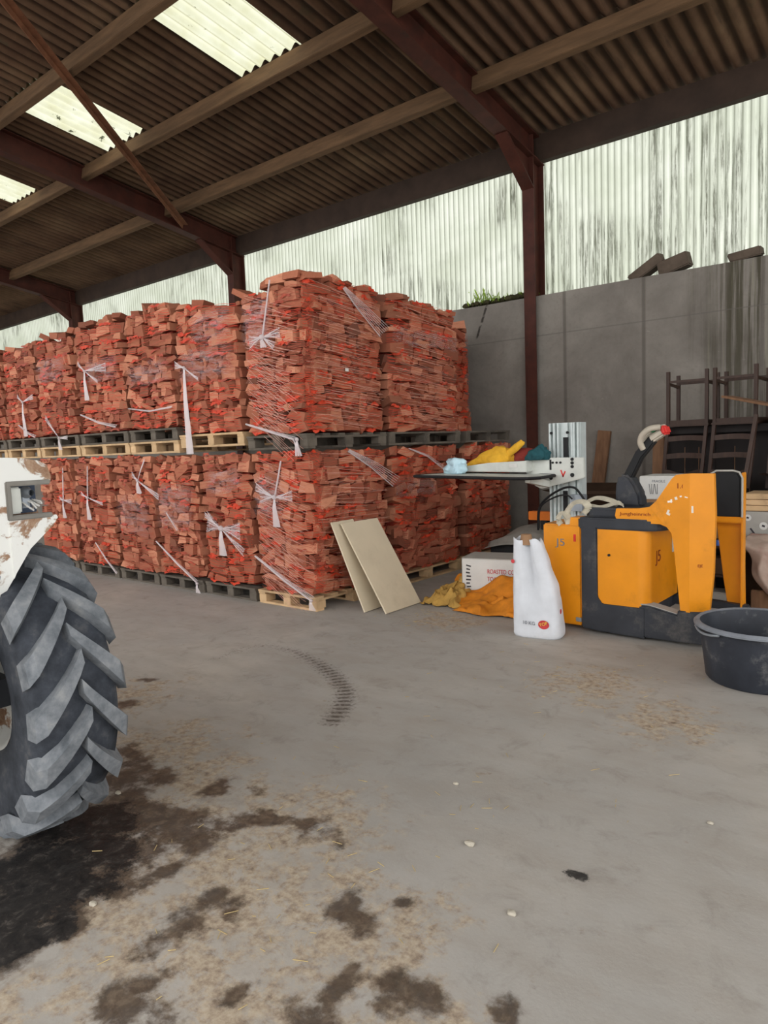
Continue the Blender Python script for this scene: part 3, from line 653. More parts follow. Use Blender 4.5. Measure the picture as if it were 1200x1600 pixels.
# lower row on the floor: front loads from the near corner leftwards
lower = [(-5.75, -4.90, M['pal_light'], 'pale new pallet on the floor at the corner of the stack, behind the leaning boards'),
         (-6.66, -5.80, M['pal_grey'], 'grey pallet on the floor, second along from the corner nearest the leaning boards'),
         (-7.56, -6.70, M['pal_grey'], 'grey pallet on the floor, third along from the corner nearest the leaning boards'),
         (-8.46, -7.60, M['pal_grey'], 'grey pallet on the floor, fourth along from the corner nearest the leaning boards'),
         (-9.50, -8.52, M['pal_grey'], 'grey pallet on the floor, fifth along, just showing past the tractor tyre'),
         (-10.6, -9.56, M['pal_grey'], 'grey pallet on the floor at the tractor end of the lower firewood row'),
         (-11.7, -10.66, M['pal_grey'], 'grey pallet on the floor hidden behind the tractor bonnet')]
LL = ['corner load of split firewood on the floor pallet behind the leaning boards',
      'floor-level firewood load with a big white film knot, next to the corner load',
      'floor-level firewood load under the bare pale upper pallet, a film strand reaching its pallet',
      'floor-level firewood load with a small film knot near its top, fourth from the corner',
      'floor-level firewood load with a thin white film strand hanging down it, beside the tractor lamp',
      'floor-level firewood load at the end of the row, partly hidden by the tractor bonnet',
      'floor-level firewood load behind the tractor bonnet, last of the lower row']
LO = []
for k, (a, b_, mt, lb) in enumerate(lower[:6]):
    pallet(lb, GP_L, ((a + b_) / 2, Y0 + .60, 0), (b_ - a, 1.2), mt, along='x')
    LO.append(load(LL[k], 'firewood loads on the floor', a + .015, b_ - .015, Y0 + .01, Y0 + 1.18, .150, 1.565, True, k == 0, k == 0))
sideL = [(-5.9, -4.95, 6.09, 7.45, 'floor-level firewood load under the grey lifting platform, behind the corner load'),
         (-5.95, -4.95, 7.56, 8.74, 'floor-level firewood load next to the concrete wall, behind the lifting platform')]
for k, (a, b_, c, d, lb) in enumerate(sideL):
    pallet(('pale pallet on the floor under the firewood behind the two leaning boards', 'pallet on the floor in the dark by the concrete wall')[k], GP_L, ((a + b_) / 2, (c + d) / 2, 0), (b_ - a, d - c), M['pal_light'], along='y')
    LO.append(load(lb, 'firewood loads on the floor', a, b_, c + .02, d - .02, .150, 1.565, False, True, True))
# upper tier
UP = []
upper = [(-5.80, -4.92, 1.595, M['pal_grey'], 'dark grey pallet carrying the tallest upper load at the near corner', 'tallest upper firewood load, at the near corner, with a long white strap over its top'),
         (-6.98, -5.86, 1.650, M['pal_light'], 'bare pale pallet in the upper tier, a white film tail hanging over it', 'upper firewood load on the bare pale pallet, with a long white film tail'),
         (-8.02, -7.03, 1.745, M['pal_grey'], 'grey pallet on a pale one in the upper tier, beside the bare pale pallet', 'upper firewood load third from the near corner, crossed low down by a white strand'),
         (-9.24, -8.07, 1.745, M['pal_grey'], 'grey pallet on a pale one in the upper tier, third from the bare pale pallet', 'upper firewood load with a short film knot halfway up, fourth from the near corner'),
         (-10.40, -9.30, 1.745, M['pal_grey'], 'grey pallet in the upper tier above the tractor lamp', 'upper firewood load fifth from the near corner, above the tractor lamp'),
         (-11.5, -10.46, 1.745, M['pal_grey'], 'grey pallet in the upper tier above the tractor bonnet', 'upper firewood load sixth from the near corner, with a film tail near its base'),
         (-12.7, -11.56, 1.745, M['pal_grey'], 'last grey pallet in the upper tier, at the picture edge above the tractor', 'last upper firewood load, at the picture edge above the tractor')]
for k, (a, b_, z, mt, lp, lb) in enumerate(upper):
    pallet(lp, GP_U, ((a + b_) / 2, Y0 + .6, z), (b_ - a, 1.2), mt, along='x')
    if k >= 2:
        pallet(('pale pallet under a grey one, upper tier, beside the bare pale pallet', 'pale pallet under a grey one, upper tier, fourth from the near corner', 'pale pallet under a grey one, upper tier, above the tractor lamp',
                'pale pallet under a grey one, upper tier, above the tractor bonnet', 'pale pallet under a grey one at the end of the upper tier')[k - 2], GP_U, ((a + b_) / 2, Y0 + .6, 1.598), (b_ - a + .03, 1.2), M['pal_light'], along='x')
    UP.append(load(lb, 'firewood loads of the upper tier', a + .015, b_ - .015, Y0 + .01, Y0 + 1.18, z + .150, (3.20, 3.17, 3.26, 3.28, 3.24, 3.22, 3.2)[k], True, k == 0, k == 0, True))
pallet('grey pallet under the upper load above the lifting platform', GP_U, (-5.42, 6.75, 1.595), (1.0, 1.40), M['pal_grey'], along='y')
UP.append(load('upper firewood load behind the tallest one, level-topped, in front of the concrete wall', 'firewood loads of the upper tier', -5.92, -4.95, 6.09, 7.45, 1.742, 3.17, False, True, True, True))
pallet('dark pallet sticking out at the wall end of the upper tier', GP_U, (-5.5, 8.17, 1.595), (1.1, 1.10), M['pal_grey'], along='y')
UP.append(load('upper firewood load set back against the concrete wall, only its edge showing', 'firewood loads of the upper tier', -6.5, -5.57, 7.62, 8.72, 1.742, 3.18, False, True, True, True))
# wrapping on the faces
def fu(L, x): return x - L[1].o.x
def fv(L, z): return z - L[1].o.z
a = UP[0]; knot(a[0], a[1], fu(a, -5.44), fv(a, 2.70), .1, ((.24, .02, .07), (-.22, -.02, .09), (.15, -.10, .06)), .03, (.13, .53))
strand(a[0], a[2], [(.55, 1.42), (.75, 1.25), (1.1, 1.0)], .006, 6, .22); strand(a[0], a[1], [(.02, .12), (.4, .02), (.72, -.06), (.76, -.16)], .009, 2, .05)
knot(a[0], a[1], .77, -.06, .16, (), .02); film(a[0], a[1], .0, .5, .85, 1.35, -.05)
wraplines(a[0], a[1], .85, .05, 1.3, 60, -.28); wraplines(a[0], a[2], 1.2, .05, 1.4, 60, -.10); wraplines(a[0], a[1], .85, -.1, .7, 28, -.7)
a = UP[1]; knot(a[0], a[1], fu(a, -6.76), fv(a, 2.53), .95, ((.22, -.14, .02), (-.2, .05, .06)), .02, None, .05); film(a[0], a[1], 0, 1.1, .55, .95, .05); film(a[0], a[1], .3, 1.1, .95, 1.3, .0)
a = UP[2]; film(a[0], a[1], 0, .98, .5, .78, .1); strand(a[0], a[1], [(.05, .26), (.5, .20), (.95, .22)], .006, 2, .03)
a = UP[3]; knot(a[0], a[1], fu(a, -8.93), fv(a, 2.70), .38, ((.28, -.16, .03), (.5, .0, .08), (-.2, .12, .04)), .02, None, .04); film(a[0], a[1], .2, 1.15, .62, .95, .0); strand(a[0], a[1], [(.1, .25), (.55, .12), (.95, .05)], .008, 2, .05)
a = UP[4]; knot(a[0], a[1], fu(a, -9.75), fv(a, 1.86), .16, ((-.4, .3, .05), (.2, .0, .04)), .02, None, .03); film(a[0], a[1], .0, 1.0, .7, 1.1, .0)
a = UP[5]; knot(a[0], a[1], fu(a, -10.78), fv(a, 2.42), .5, ((.3, .06, .05), (-.2, .1, .04)), .02, None, .05); strand(a[0], a[1], [(.5, .2), (.8, .06), (1.0, .0)], .008, 2, .05)
a = UP[6]; knot(a[0], a[1], .9, .85, .3, ((.2, -.12, .04),), .02, None, .03); film(a[0], a[1], .0, 1.0, .5, 1.0, .0)
a = UP[7]; film(a[0], a[2], .05, 1.3, .95, 1.15, .0); wraplines(a[0], a[2], 1.4, .05, 1.4, 50, -.08)
a = LO[0]; knot(a[0], a[1], fu(a, -5.38), fv(a, 1.12), .3, ((.24, .01, .08), (-.30, .10, .06), (-.25, .0, .1)), .026, (.1, .36), .03)
strand(a[0], a[1], [(.0, .35), (.45, .12), (.8, -.03)], .009, 3, .07); strand(a[0], a[2], [(.5, 1.4), (.85, 1.22), (1.2, 1.0)], .006, 5, .18); knot(a[0], a[1], .81, -.03, .1, (), .018)
wraplines(a[0], a[1], .85, .05, 1.3, 55, -.30); wraplines(a[0], a[2], 1.2, .05, 1.4, 45, -.06); film(a[0], a[1], 0, .5, .75, 1.2, -.1); wraplines(a[0], a[1], .85, -.1, .6, 24, -.6)
a = LO[1]; knot(a[0], a[1], fu(a, -6.27), fv(a, .765), .3, ((.3, -.02, .13), (-.26, .06, .16), (.34, -.24, .06), (-.3, .14, .04)), .032, None, .05); film(a[0], a[1], .1, .8, 1.0, 1.25, .1)
a = LO[2]; strand(a[0], a[1], [(.0, .4), (.4, .16), (.76, -.03)], .009, 2, .04); film(a[0], a[1], .0, .85, .55, 1.1, .1); strand(a[0], a[1], [(.25, .75), (.45, .55)], .006, 1, .03); knot(a[0], a[1], .78, -.04, .12, (), .018)
a = LO[3]; knot(a[0], a[1], fu(a, -7.85), fv(a, 1.28), .16, ((.4, -.2, .05), (-.15, .08, .05), (.15, .25, .02)), .022, None, .04); film(a[0], a[1], .0, .85, .45, .95, -.1)
a = LO[4]; knot(a[0], a[1], fu(a, -9.1), fv(a, 1.05), .3, ((.35, -.08, .03), (-.2, .05, .04)), .02, (.03, .42), .04); strand(a[0], a[1], [(.5, .3), (.75, .08), (.98, -.08)], .008, 2, .03)
a = LO[5]; knot(a[0], a[1], fu(a, -9.78), fv(a, 1.0), .25, ((.2, -.02, .05), (-.15, .03, .05)), .02, (.03, .45), .03)
a = LO[6]; strand(a[0], a[2], [(.25, 1.40), (.6, 1.30), (.95, 1.12)], .006, 2, .05); film(a[0], a[2], .0, .75, .85, 1.1, .0)
# small white paper label caught in the wrapping
MB().box(UP[0][2].p(.55, .62, .056), (.004, .045, .03)).build('paper_label', M['card_white'], UP[0][0])

# ------------------------------------------------------------------ leaning boards
def spline(pts, k=6):
    P = [Vector(p) for p in pts]; out = []
    for i in range(len(P) - 1):
        a, b_, c, d = P[max(i - 1, 0)], P[i], P[i + 1], P[min(i + 2, len(P) - 1)]
        for q in range(k):
            t_ = q / k; out.append(.5 * ((2 * b_) + (c - a) * t_ + (2 * a - 5 * b_ + 4 * c - d) * t_ ** 2 + (3 * b_ - a - 3 * c + d) * t_ ** 3))
    return out + [P[-1]]
def board(label, P00, P10, P01, th=0.018):
    """flat board through its two foot corners P00, P10 and the corner P01 above P00"""
    a, b_, c = Vector(P00), Vector(P10), Vector(P01); u = (b_ - a); v = (c - a); n_ = u.cross(v).normalized() * th
    mb = MB(); P = [a, b_, b_ + v, c]; P = P + [p + n_ for p in P]
    vs = mb._add(P, [(3, 2, 1, 0), (4, 5, 6, 7), (0, 1, 5, 4), (1, 2, 6, 5), (2, 3, 7, 6), (3, 0, 4, 7)])
    bmesh.ops.bevel(mb.bm, geom=mb.bm.edges[:], offset=.002, segments=1, affect='EDGES')
    o = mb.build('mdf_board', M['mdf']); return tag(o, label, 'board', 'boards leaning on the firewood')
board('wider front board of pale fibreboard leaning on the corner firewood load', (-4.26, 5.08, .0), (-4.27, 5.64, .0), (-4.78, 5.06, .84))
board('narrower rear board leaning on the corner firewood load, tucked behind the front board', (-4.48, 5.02, .0), (-4.50, 5.36, .0), (-4.83, 4.97, .86))

# ------------------------------------------------------------------ clutter by the truck
t = thing('carton', 'white carton with red printing on the floor behind the white sack', 'box', (-3.62, 6.18, 0), R(14))
rz = R(14); q = Matrix.Rotation(rz, 3, 'Z')
def loc(p): return q @ Vector(p) + Vector((-3.62, 6.18, 0))
MB().box(loc((0, 0, .235)), (.72, .40, .41), Euler((0, 0, rz)), bevel=.006).build('body', M['card_white'], t)
MB().box(loc((0, 0, .445)), (.725, .405, .008), Euler((0, 0, rz))).build('lid_flap', M['card_grey'], t)
MB().box(loc((-.363, 0, .235)), (.004, .39, .40), Euler((0, 0, rz))).build('end_panel', M['card_grey'], t)
rg = q @ Vector((1, 0, 0)); up = Vector((0, 0, 1))
for k, (tx, z, sz) in enumerate((('ROASTED CORN', .30, .062), ('TOASTER MULTI', .225, .062), ('LIMITED', .155, .05), ('PRODUCE', .095, .04))):
    lettering(tx, sz, loc((-.10 + (.03 if k > 1 else 0), -.203, z)), rg, up, M['print_red'], t, sx=.72)
mb = MB()
for k in range(9): mb.box(loc((-.30 + .004 * (k % 3), -.2015, .09 + k * .035)), (.05 - .004 * (k % 4), .002, .014), Euler((0, R(-12 + 3 * k), rz)))
mb.build('printed_bars', M['print_dark'], t)
# sheet of dusty plastic over a dark heap behind the carton
def blanket(name, fn, nu, nv, mat, label, cat, th=0.006, smooth='full', group=None):
    mb = MB(); G = [[Vector(fn(i / nu, j / nv)) for j in range(nv + 1)] for i in range(nu + 1)]
    nm = [[(G[min(i + 1, nu)][j] - G[max(i - 1, 0)][j]).cross(G[i][min(j + 1, nv)] - G[i][max(j - 1, 0)]) for j in range(nv + 1)] for i in range(nu + 1)]
    T = [[mb.bm.verts.new(p) for p in r_] for r_ in G]; B = [[mb.bm.verts.new(G[i][j] - (nm[i][j].normalized() if nm[i][j].length > 1e-9 else Vector((0, 0, 1))) * th) for j in range(nv + 1)] for i in range(nu + 1)]
    for i in range(nu):
        for j in range(nv):
            mb.bm.faces.new((T[i][j], T[i + 1][j], T[i + 1][j + 1], T[i][j + 1])); mb.bm.faces.new((B[i][j], B[i][j + 1], B[i + 1][j + 1], B[i + 1][j]))
    ring = [(i, 0) for i in range(nu)] + [(nu, j) for j in range(nv)] + [(i, nv) for i in range(nu, 0, -1)] + [(0, j) for j in range(nv, 0, -1)]
    for a, b_ in zip(ring, ring[1:] + ring[:1]): mb.bm.faces.new((T[a[0]][a[1]], B[a[0]][a[1]], B[b_[0]][b_[1]], T[b_[0]][b_[1]]))
    o = mb.build(name, mat, smooth=smooth); return tag(o, label, cat, group)
t = thing('black_crate', 'black crate with white stripes printed on it, behind the carton', 'crate', (-3.62, 6.82, 0))
MB().box((-3.62, 6.82, .24), (.85, .34, .48), bevel=.01).build('body', M['black'], t)
mb = MB()
for k in range(5): mb.box((-3.62 + k * .035, 6.645, .40), (.016, .006, .09), Euler((0, R(-14 + 7 * k), 0)))
mb.build('white_stripes', M['card_white'], t)
def tarp(u, v):
    x = -4.02 + .95 * u; y = 6.56 + .48 * v; s_ = math.sin(math.pi * min(1, max(0, u * 1.05)))
    z = .50 + .20 * s_ * (0.35 + .65 * min(1, v * 2)) + .02 * noise.noise((x * 5, y * 5, 1)) - (.05 * (1 - v) if v < .15 else 0)
    return (x - .05 * (1 - v) * (1 - u), y, z)
blanket('plastic_sheet', tarp, 26, 16, M['grey_plastic'], 'dusty grey plastic sheet lying over the black crate beside the firewood', 'plastic sheet')
# orange woven sacks crumpled on the floor
def crumple(cx, cy, rx, ry, h, sd, fold=1.0, lift=0.0):
    def fn(u, v):
        a, b_ = u * 2 - 1, v * 2 - 1; r_ = max(abs(a), abs(b_)); e = max(0.0, 1 - r_ ** 2.2)
        n1 = noise.noise((a * 2.1 + sd, b_ * 2.1, sd)); n2 = noise.noise((a * 5 + sd, b_ * 5, sd * 2)); n3 = abs(noise.noise((a * 3.3, b_ * 3.3 + sd, 4)))
        x = cx + rx * a * (1 + .18 * n1) + .05 * n2; y = cy + ry * b_ * (1 + .22 * noise.noise((a * 2, b_ * 2, sd + 7))) + .05 * n1
        z = .012 + e * h * (.45 + .55 * abs(n1) * 2 + .5 * n3 * fold) + .03 * fold * abs(n2) + lift * e
        return (x, y, max(.008, z))
    return fn
blanket('woven_sack', crumple(-3.98, 5.86, .22, .28, .20, 3.1, 1.3), 40, 40, M['tan_cloth'], 'crumpled tan and orange woven sack heaped against the end of the carton', 'sack')
blanket('woven_sack', crumple(-3.28, 5.72, .46, .22, .13, 8.4, .8), 44, 36, M['orange_cloth'], 'orange woven sack spread flat on the floor in front of the carton', 'sack')
def flap(u, v):   # the stiff raised fold of the orange sack against the carton
    x = -3.86 + .66 * u; y = 5.60 + .10 * u + .28 * v + .03 * math.sin(6 * u) + .035 * noise.noise((u * 7, v * 5, 6)); z = .03 + v * (.10 + .26 * u) + .03 * math.sin(9 * u + 3 * v) * v + .05 * v * noise.noise((u * 5, v * 4, 2))
    return (x, y, max(.012, z))
blanket('woven_sack', flap, 26, 14, M['orange_cloth'], 'orange woven sack draped up the printed face of the carton', 'sack')
def flap2(u, v):
    x = -4.10 + .24 * u + .03 * math.sin(5 * v); y = 6.02 - .05 * u + .05 * v; z = .03 + .34 * v * (.45 + .55 * u) + .02 * math.sin(8 * u)
    return (x, y, z)
blanket('woven_sack', flap2, 14, 14, M['orange_cloth'], 'small orange sack end standing up at the corner of the carton', 'sack')

# white 10 kg sack
t = thing('white_sack', 'tall white woven-plastic sack with a red oval badge, standing beside the yellow truck', 'sack', (-2.70, 5.17, 0), R(10))
def sackring(h):
    pts = []; f = h / .80; n = 44
    wx = .205 * (1.0 - .47 * f ** 1.9); wy = .115 * (1 - .45 * f ** 1.5)
    for k in range(n):
        a = 2 * math.pi * k / n; ca, sa = math.cos(a), math.sin(a)
        x = wx * math.copysign(abs(ca) ** .55, ca); y = wy * math.copysign(abs(sa) ** .6, sa)
        if sa < 0:   # the deep vertical crease in the front
            y += .075 * math.exp(-((x + .02 - .02 * f) / .028) ** 2) * min(1, max(0, (h - .2) / .25)) 
        d = .016 * noise.noise((x * 9, y * 9, h * 6)) + .012 * noise.noise((x * 22, 3 + y * 5, h * 13))
        pts.append((x * (1 + d * 3) - (.205 - wx) * .9, y * (1 + d * 4) + d, h))
    return pts
mb = MB(); rings = []
hs = [.0, .012, .03, .06] + [.06 + .74 * i / 26 for i in range(1, 27)]
for i, h in enumerate(hs):
    sc = (.90, .96, 1, 1)[i] if i < 4 else 1
    P = sackring(h)
    if i == len(hs) - 1: P = [(x, y, h + .012 * math.sin(k * .55) - .05 * (x + .10)) for k, (x, y, h) in enumerate(P)]
    rings.append([mb.bm.verts.new((x * sc, y * sc, z)) for x, y, z in P])
for A, B in zip(rings, rings[1:]):
    for k in range(44): mb.bm.faces.new((A[k], A[(k + 1) % 44], B[(k + 1) % 44], B[k]))
mb.bm.faces.new(rings[0][::-1])
mb.build('bag', M['sack'], t, smooth='full', world=False)
MB().lathe([(.0, .83), (.035, .835), (.04, .80), (.05, .75)], (-.095, .0, 0), 14, sx=1.2).build('neck_paper', M['card'], t, smooth=True, world=False)
q = Matrix.Rotation(R(10), 3, 'Z'); so = Vector((-2.70, 5.17, 0))
def sl(p): return q @ Vector(p) + so
mb = MB(); mb.lathe([(.0, -.003), (.034, -.002), (.036, .0)], (.075, -.121, .125), 28, 'y', sx=1.25); mb.build('badge', M['print_red'], t, world=False)
lettering('TOP', .036, sl((.045, -.127, .108)), q @ Vector((1, 0, .35)), q @ Vector((-.35, 0, 1)), M['print_yellow'], t, .0008)
lettering('10 KG', .04, sl((-.10, -.1215, .12)), q @ Vector((1, 0, -.05)), up, M['print_grey'], t, .0008)
mb = MB(); mb.lathe([(.0, -.003), (.016, -.002), (.017, 0)], (-.186, -.078, .62), 16, 'y', sx=.9); mb.build('badge', M['print_red'], t, world=False)
mb = MB(); mb.lathe([(.0, .003), (.02, .002), (.021, 0)], (.186, -.02, .22), 16, 'x', sx=.9); mb.build('badge', M['print_red'], t, world=False)

# ------------------------------------------------------------------ yellow pedestrian pallet truck
t = thing('pallet_truck', 'yellow and dark grey ride-on electric pallet truck with two yellow side guards', 'pallet truck', (-2.1, 5.8, 0))
mb = MB(); mb.box((-2.63, 5.80, .47), (.34, .68, .84), bevel=.012); mb.prism([(-2.56, .88), (-2.46, .88), (-2.46, .95), (-2.55, .95)], 'y', 5.462, 5.49)
mb.build('battery_cover', M['yellow'], t)
mb = MB(); mb.prism([(-2.455, .04), (-2.30, .03), (-1.93, .02), (-1.93, .27), (-2.27, .27), (-2.305, .32), (-2.315, .90), (-2.455, .95)], 'y', 5.440, 6.16, bevel=.012)
mb.build('chassis', M['truck_dark'], t)
mb = MB(); pts = [(-2.315, 5.45)]
for k in range(9):
    a = R(-90 + 90 * k / 8); pts.append((-2.00 + .09 * math.cos(a), 5.54 + .09 * math.sin(a)))
pts += [(-1.91, 6.15), (-2.315, 6.15)]
mb.prism(pts, 'z', .26, .865); mb.build('hood', M['yellow'], t, smooth=30)
mb = MB(); pts = [(-2.475, 5.435)]
for k in range(9):
    a = R(-90 + 90 * k / 8); pts.append((-1.95 + .16 * math.cos(a), 5.60 + .165 * math.sin(a)))
pts += [(-1.72, 5.9), (-1.74, 6.17), (-2.475, 6.17)]
mb.prism(pts, 'z', .865, .955, bevel=.012)
mb.prism([(-2.42, 5.5), (-1.95, 5.5), (-1.85, 5.62), (-1.85, 6.1), (-2.42, 6.1)], 'z', .953, 1.03, bevel=.015)
mb.build('top_cover', M['truck_dark'], t, smooth=30)
# stand-on platform frame
mb = MB(); mb.prism([(-1.98, .03), (-1.60, .03), (-1.50, .05), (-1.50, .22), (-1.70, .245), (-1.90, .285), (-1.98, .285)], 'y', 5.445, 5.56, bevel=.012)
mb.box((-1.66, 5.80, .13), (.56, .66, .05)); mb.bar((-1.95, 6.13, .2), (-1.35, 6.13, .17), .09, .10, bevel=.01); mb.bar((-1.46, 5.5, .13), (-1.42, 6.15, .14), .08, .12, bevel=.01)
mb.build('platform_frame', M['truck_dark'], t)
MB().box((-1.66, 5.80, .165), (.50, .60, .02), bevel=.004).build('foot_mat', M['card_grey'], t)
MB().prism([(-1.97, .286), (-1.90, .286), (-1.70, .246), (-1.69, .250), (-1.90, .293), (-1.97, .293)], 'y', 5.45, 5.555).build('dusty_lit_top', M['card_grey'], t)  # paler strip painting in the lit, dusty top of the frame bar
MB().box((-1.585, 5.462, .16), (.20, .075, .24), bevel=.008).build('guard_post', M['truck_dark'], t)
# near side guard: pressed panel with an arm forwards and a vertical fold
def guard_y(x): return 5.43 + max(0, -1.60 - x) * .10 * (1 if x > -1.8 else 0) + max(0, x + 1.60) * .55 + (.02 if x <= -1.8 else 0)
OUT = [(-2.16, 1.035), (-2.17, .98), (-2.15, .93), (-1.82, .925), (-1.77, .905), (-1.735, .86), (-1.72, .78), (-1.665, .26), (-1.60, .255), (-1.48, .262), (-1.455, .56), (-1.445, 1.0), (-1.455, 1.305), (-1.60, 1.31), (-1.70, 1.30), (-1.735, 1.27), (-1.85, 1.10), (-1.90, 1.055), (-1.98, 1.04)]
mb = MB(); n = len(OUT)
A = [mb.bm.verts.new((x, guard_y(x), z)) for x, z in OUT]; f = mb.bm.faces.new(A)
res = bmesh.ops.bisect_plane(mb.bm, geom=mb.bm.verts[:] + mb.bm.edges[:] + mb.bm.faces[:], plane_co=(-1.60, 0, 0), plane_no=(1, 0, 0))
for v in mb.bm.verts: v.co.y = guard_y(v.co.x)
bmesh.ops.recalc_face_normals(mb.bm, faces=mb.bm.faces[:])
fr = mb.bm.faces[:]; ex = bmesh.ops.extrude_face_region(mb.bm, geom=fr)
for v in ex['geom']:
    if isinstance(v, bmesh.types.BMVert): v.co.y += .045
mb.bm.faces.ensure_lookup_table(); bmesh.ops.recalc_face_normals(mb.bm, faces=mb.bm.faces[:])
gd = mb.build('side_guard', M['yellow'], t)
def gpt(x, z): return Vector((x, guard_y(x) - .002, z))
lettering('Jungheinrich', .036, (-2.13, 5.4485, .985), (1, 0, 0), up, M['print_brown'], gd, .001, sx=1.35, name='lettering')
lettering('1.6', .055, (-1.70, 5.436, 1.20), (1, 0, 0), up, M['print_brown'], gd, .001)
lettering('EJE', .03, (-1.55, guard_y(-1.55) - .002, .615), (1, .55, 0), up, M['print_brown'], gd, .001)
mb = MB()
for (x, z, a, b_) in ((-1.745, 1.10, .035, .014), (-1.70, 1.125, .018, .022), (-1.665, 1.14, .014, .012), (-1.735, 1.105, .012, .026), (-1.76, 1.02, .016, .034), (-1.755, 1.005, .022, .016), (-1.583, 1.045, .015, .05), (-1.625, 1.135, .022, .008)):
    mb.box((x, guard_y(x) - .002, z), (a, .003, b_), Euler((0, R(rnd.uniform(-25, 25)), 0)))
mb.build('worn_sticker', M['white_paint'], gd)
# far side guard with its black pad
gy = 6.13
mb = MB(); mb.prism([(-1.625, .93), (-1.40, .93), (-1.385, .20), (-1.515, .205), (-1.545, .40), (-1.60, .84), (-1.605, .885), (-1.625, .885)], 'y', gy + .02, gy + .06, bevel=.006)
mb.box((-1.397, gy, .74), (.014, .10, 1.08), bevel=.004); mb.box((-1.51, gy - .02, .905), (.23, .08, .05), bevel=.01)
g2 = mb.build('side_guard', M['yellow'], t)
pp = [(-1.64, .925), (-1.405, .925), (-1.405, 1.24), (-1.425, 1.275), (-1.455, 1.285), (-1.58, 1.285), (-1.615, 1.27), (-1.645, 1.21)]
MB().prism(pp, 'y', gy - .06, gy + .05, bevel=.012).build('pad', M['black'], g2)
MB().tube([(-1.392, gy - .065, .93), (-1.392, gy - .065, 1.24), (-1.415, gy - .065, 1.285), (-1.46, gy - .065, 1.298), (-1.585, gy - .065, 1.298), (-1.63, gy - .065, 1.27)], .008, 8).build('pad_edging', M['card_grey'], g2)
lettering('J5', .085, (-2.68, 5.4585, .71), (1, 0, 0), up, M['print_grey'], t, .001, sx=1.3)
lettering('J5', .13, (-1.9085, 5.62, .60), (0, 1, 0), up, M['print_brown'], t, .001, sx=1.2)
MB().box((-1.905, 6.02, .74), (.006, .035, .22)).build('type_plate', M['plate'], t)
MB().box((-2.485, 5.458, .10), (.05, .012, .035), bevel=.003).build('catch', M['lamp_metal'], t)
MB().tube([(-2.22, 5.455, .66), (-2.22, 5.442, .66)], .011, 10).build('lock_button', M['black'], t)
MB().box((-2.515, 5.459, .78), (.02, .003, .06)).build('warning_sticker', M['red'], t)
for y in (5.62, 5.98): MB().lathe([(.03, -.035), (.085, -.035), (.09, -.02), (.09, .02), (.085, .035), (.03, .035)], (-1.75, y, .09), 20, 'y', cap=True).build('wheel', M['black'], t, smooth=True)
MB().lathe([(.03, -.045), (.11, -.045), (.115, -.03), (.115, .03), (.11, .045), (.03, .045)], (-2.2, 5.8, .115), 24, 'y', cap=True).build('wheel', M['black'], t, smooth=True)
# tiller: boot, arm and head
bt = MB().prism([(-2.275, 1.02), (-2.06, 1.02), (-2.07, 1.12), (-2.11, 1.20), (-2.155, 1.275), (-2.20, 1.295), (-2.245, 1.285), (-2.272, 1.23), (-2.28, 1.1)], 'y', 5.72, 5.88, bevel=.025).build('tiller_boot', M['truck_dark'], t, smooth=40)
ta = MB().bar((-2.20, 5.80, 1.24), (-2.085, 5.80, 1.47), .085, .075, (1, 0, 0), bevel=.012, w1=.075, h1=.07)
ta.bar((-2.10, 5.80, 1.44), (-1.985, 5.80, 1.575), .075, .075, (1, 0, 0), bevel=.012, w1=.075, h1=.07); ta = ta.build('tiller_arm', M['black'], t)
mb = MB(); mb.bar((-2.01, 5.80, 1.56), (-1.90, 5.80, 1.63), .10, .06, (0, 0, 1), bevel=.015); hd = mb.build('tiller_head', M['handle_grey'], t)
for sy in (-1, 1):
    mb = MB(); mb.tube(spline([(-2.06, 5.80 + sy * .03, 1.49), (-2.075, 5.80 + sy * .055, 1.545), (-2.05, 5.80 + sy * .075, 1.605), (-1.99, 5.80 + sy * .08, 1.65), (-1.92, 5.80 + sy * .05, 1.66)]), .024, 12)
    mb.build('grip', M['handle_grey'], hd, smooth=True)
MB().box((-1.965, 5.80, 1.645), (.07, .14, .03), Euler((0, R(-25), 0)), bevel=.008).build('control', M['green'], hd)
MB().box((-1.895, 5.80, 1.635), (.045, .12, .075), Euler((0, R(-20), 0)), bevel=.014).build('reverse_button', M['red'], hd)
# webbing strap lying on the truck
t = thing('webbing_strap', 'beige webbing strap bundled on top of the yellow truck beside the mast', 'strap', (-2.40, 5.55, .96))
mb = MB()
for (pts, wd) in (([(-2.52, 5.6, .97), (-2.45, 5.57, 1.035), (-2.33, 5.56, 1.03), (-2.2, 5.57, 1.07), (-2.16, 5.60, 1.045)], .05), ([(-2.50, 5.62, 1.05), (-2.40, 5.63, 1.10), (-2.28, 5.62, 1.085), (-2.20, 5.6, 1.05)], .05),
                  ([(-2.58, 5.5, .90), (-2.60, 5.5, .98), (-2.55, 5.52, 1.06), (-2.47, 5.53, 1.075), (-2.42, 5.52, 1.03), (-2.45, 5.50, .98)], .06), ([(-2.64, 5.47, .885), (-2.66, 5.46, .93), (-2.63, 5.47, .985), (-2.58, 5.49, .94), (-2.57, 5.47, .89)], .05)):
    P = spline(pts)
    for a, b_ in zip(P, P[1:]): mb.bar(a, b_ + (b_ - a) * .08, .008 + wd * .9, .007, (0, -.5, 1))
mb.build('band', M['webbing'], t)

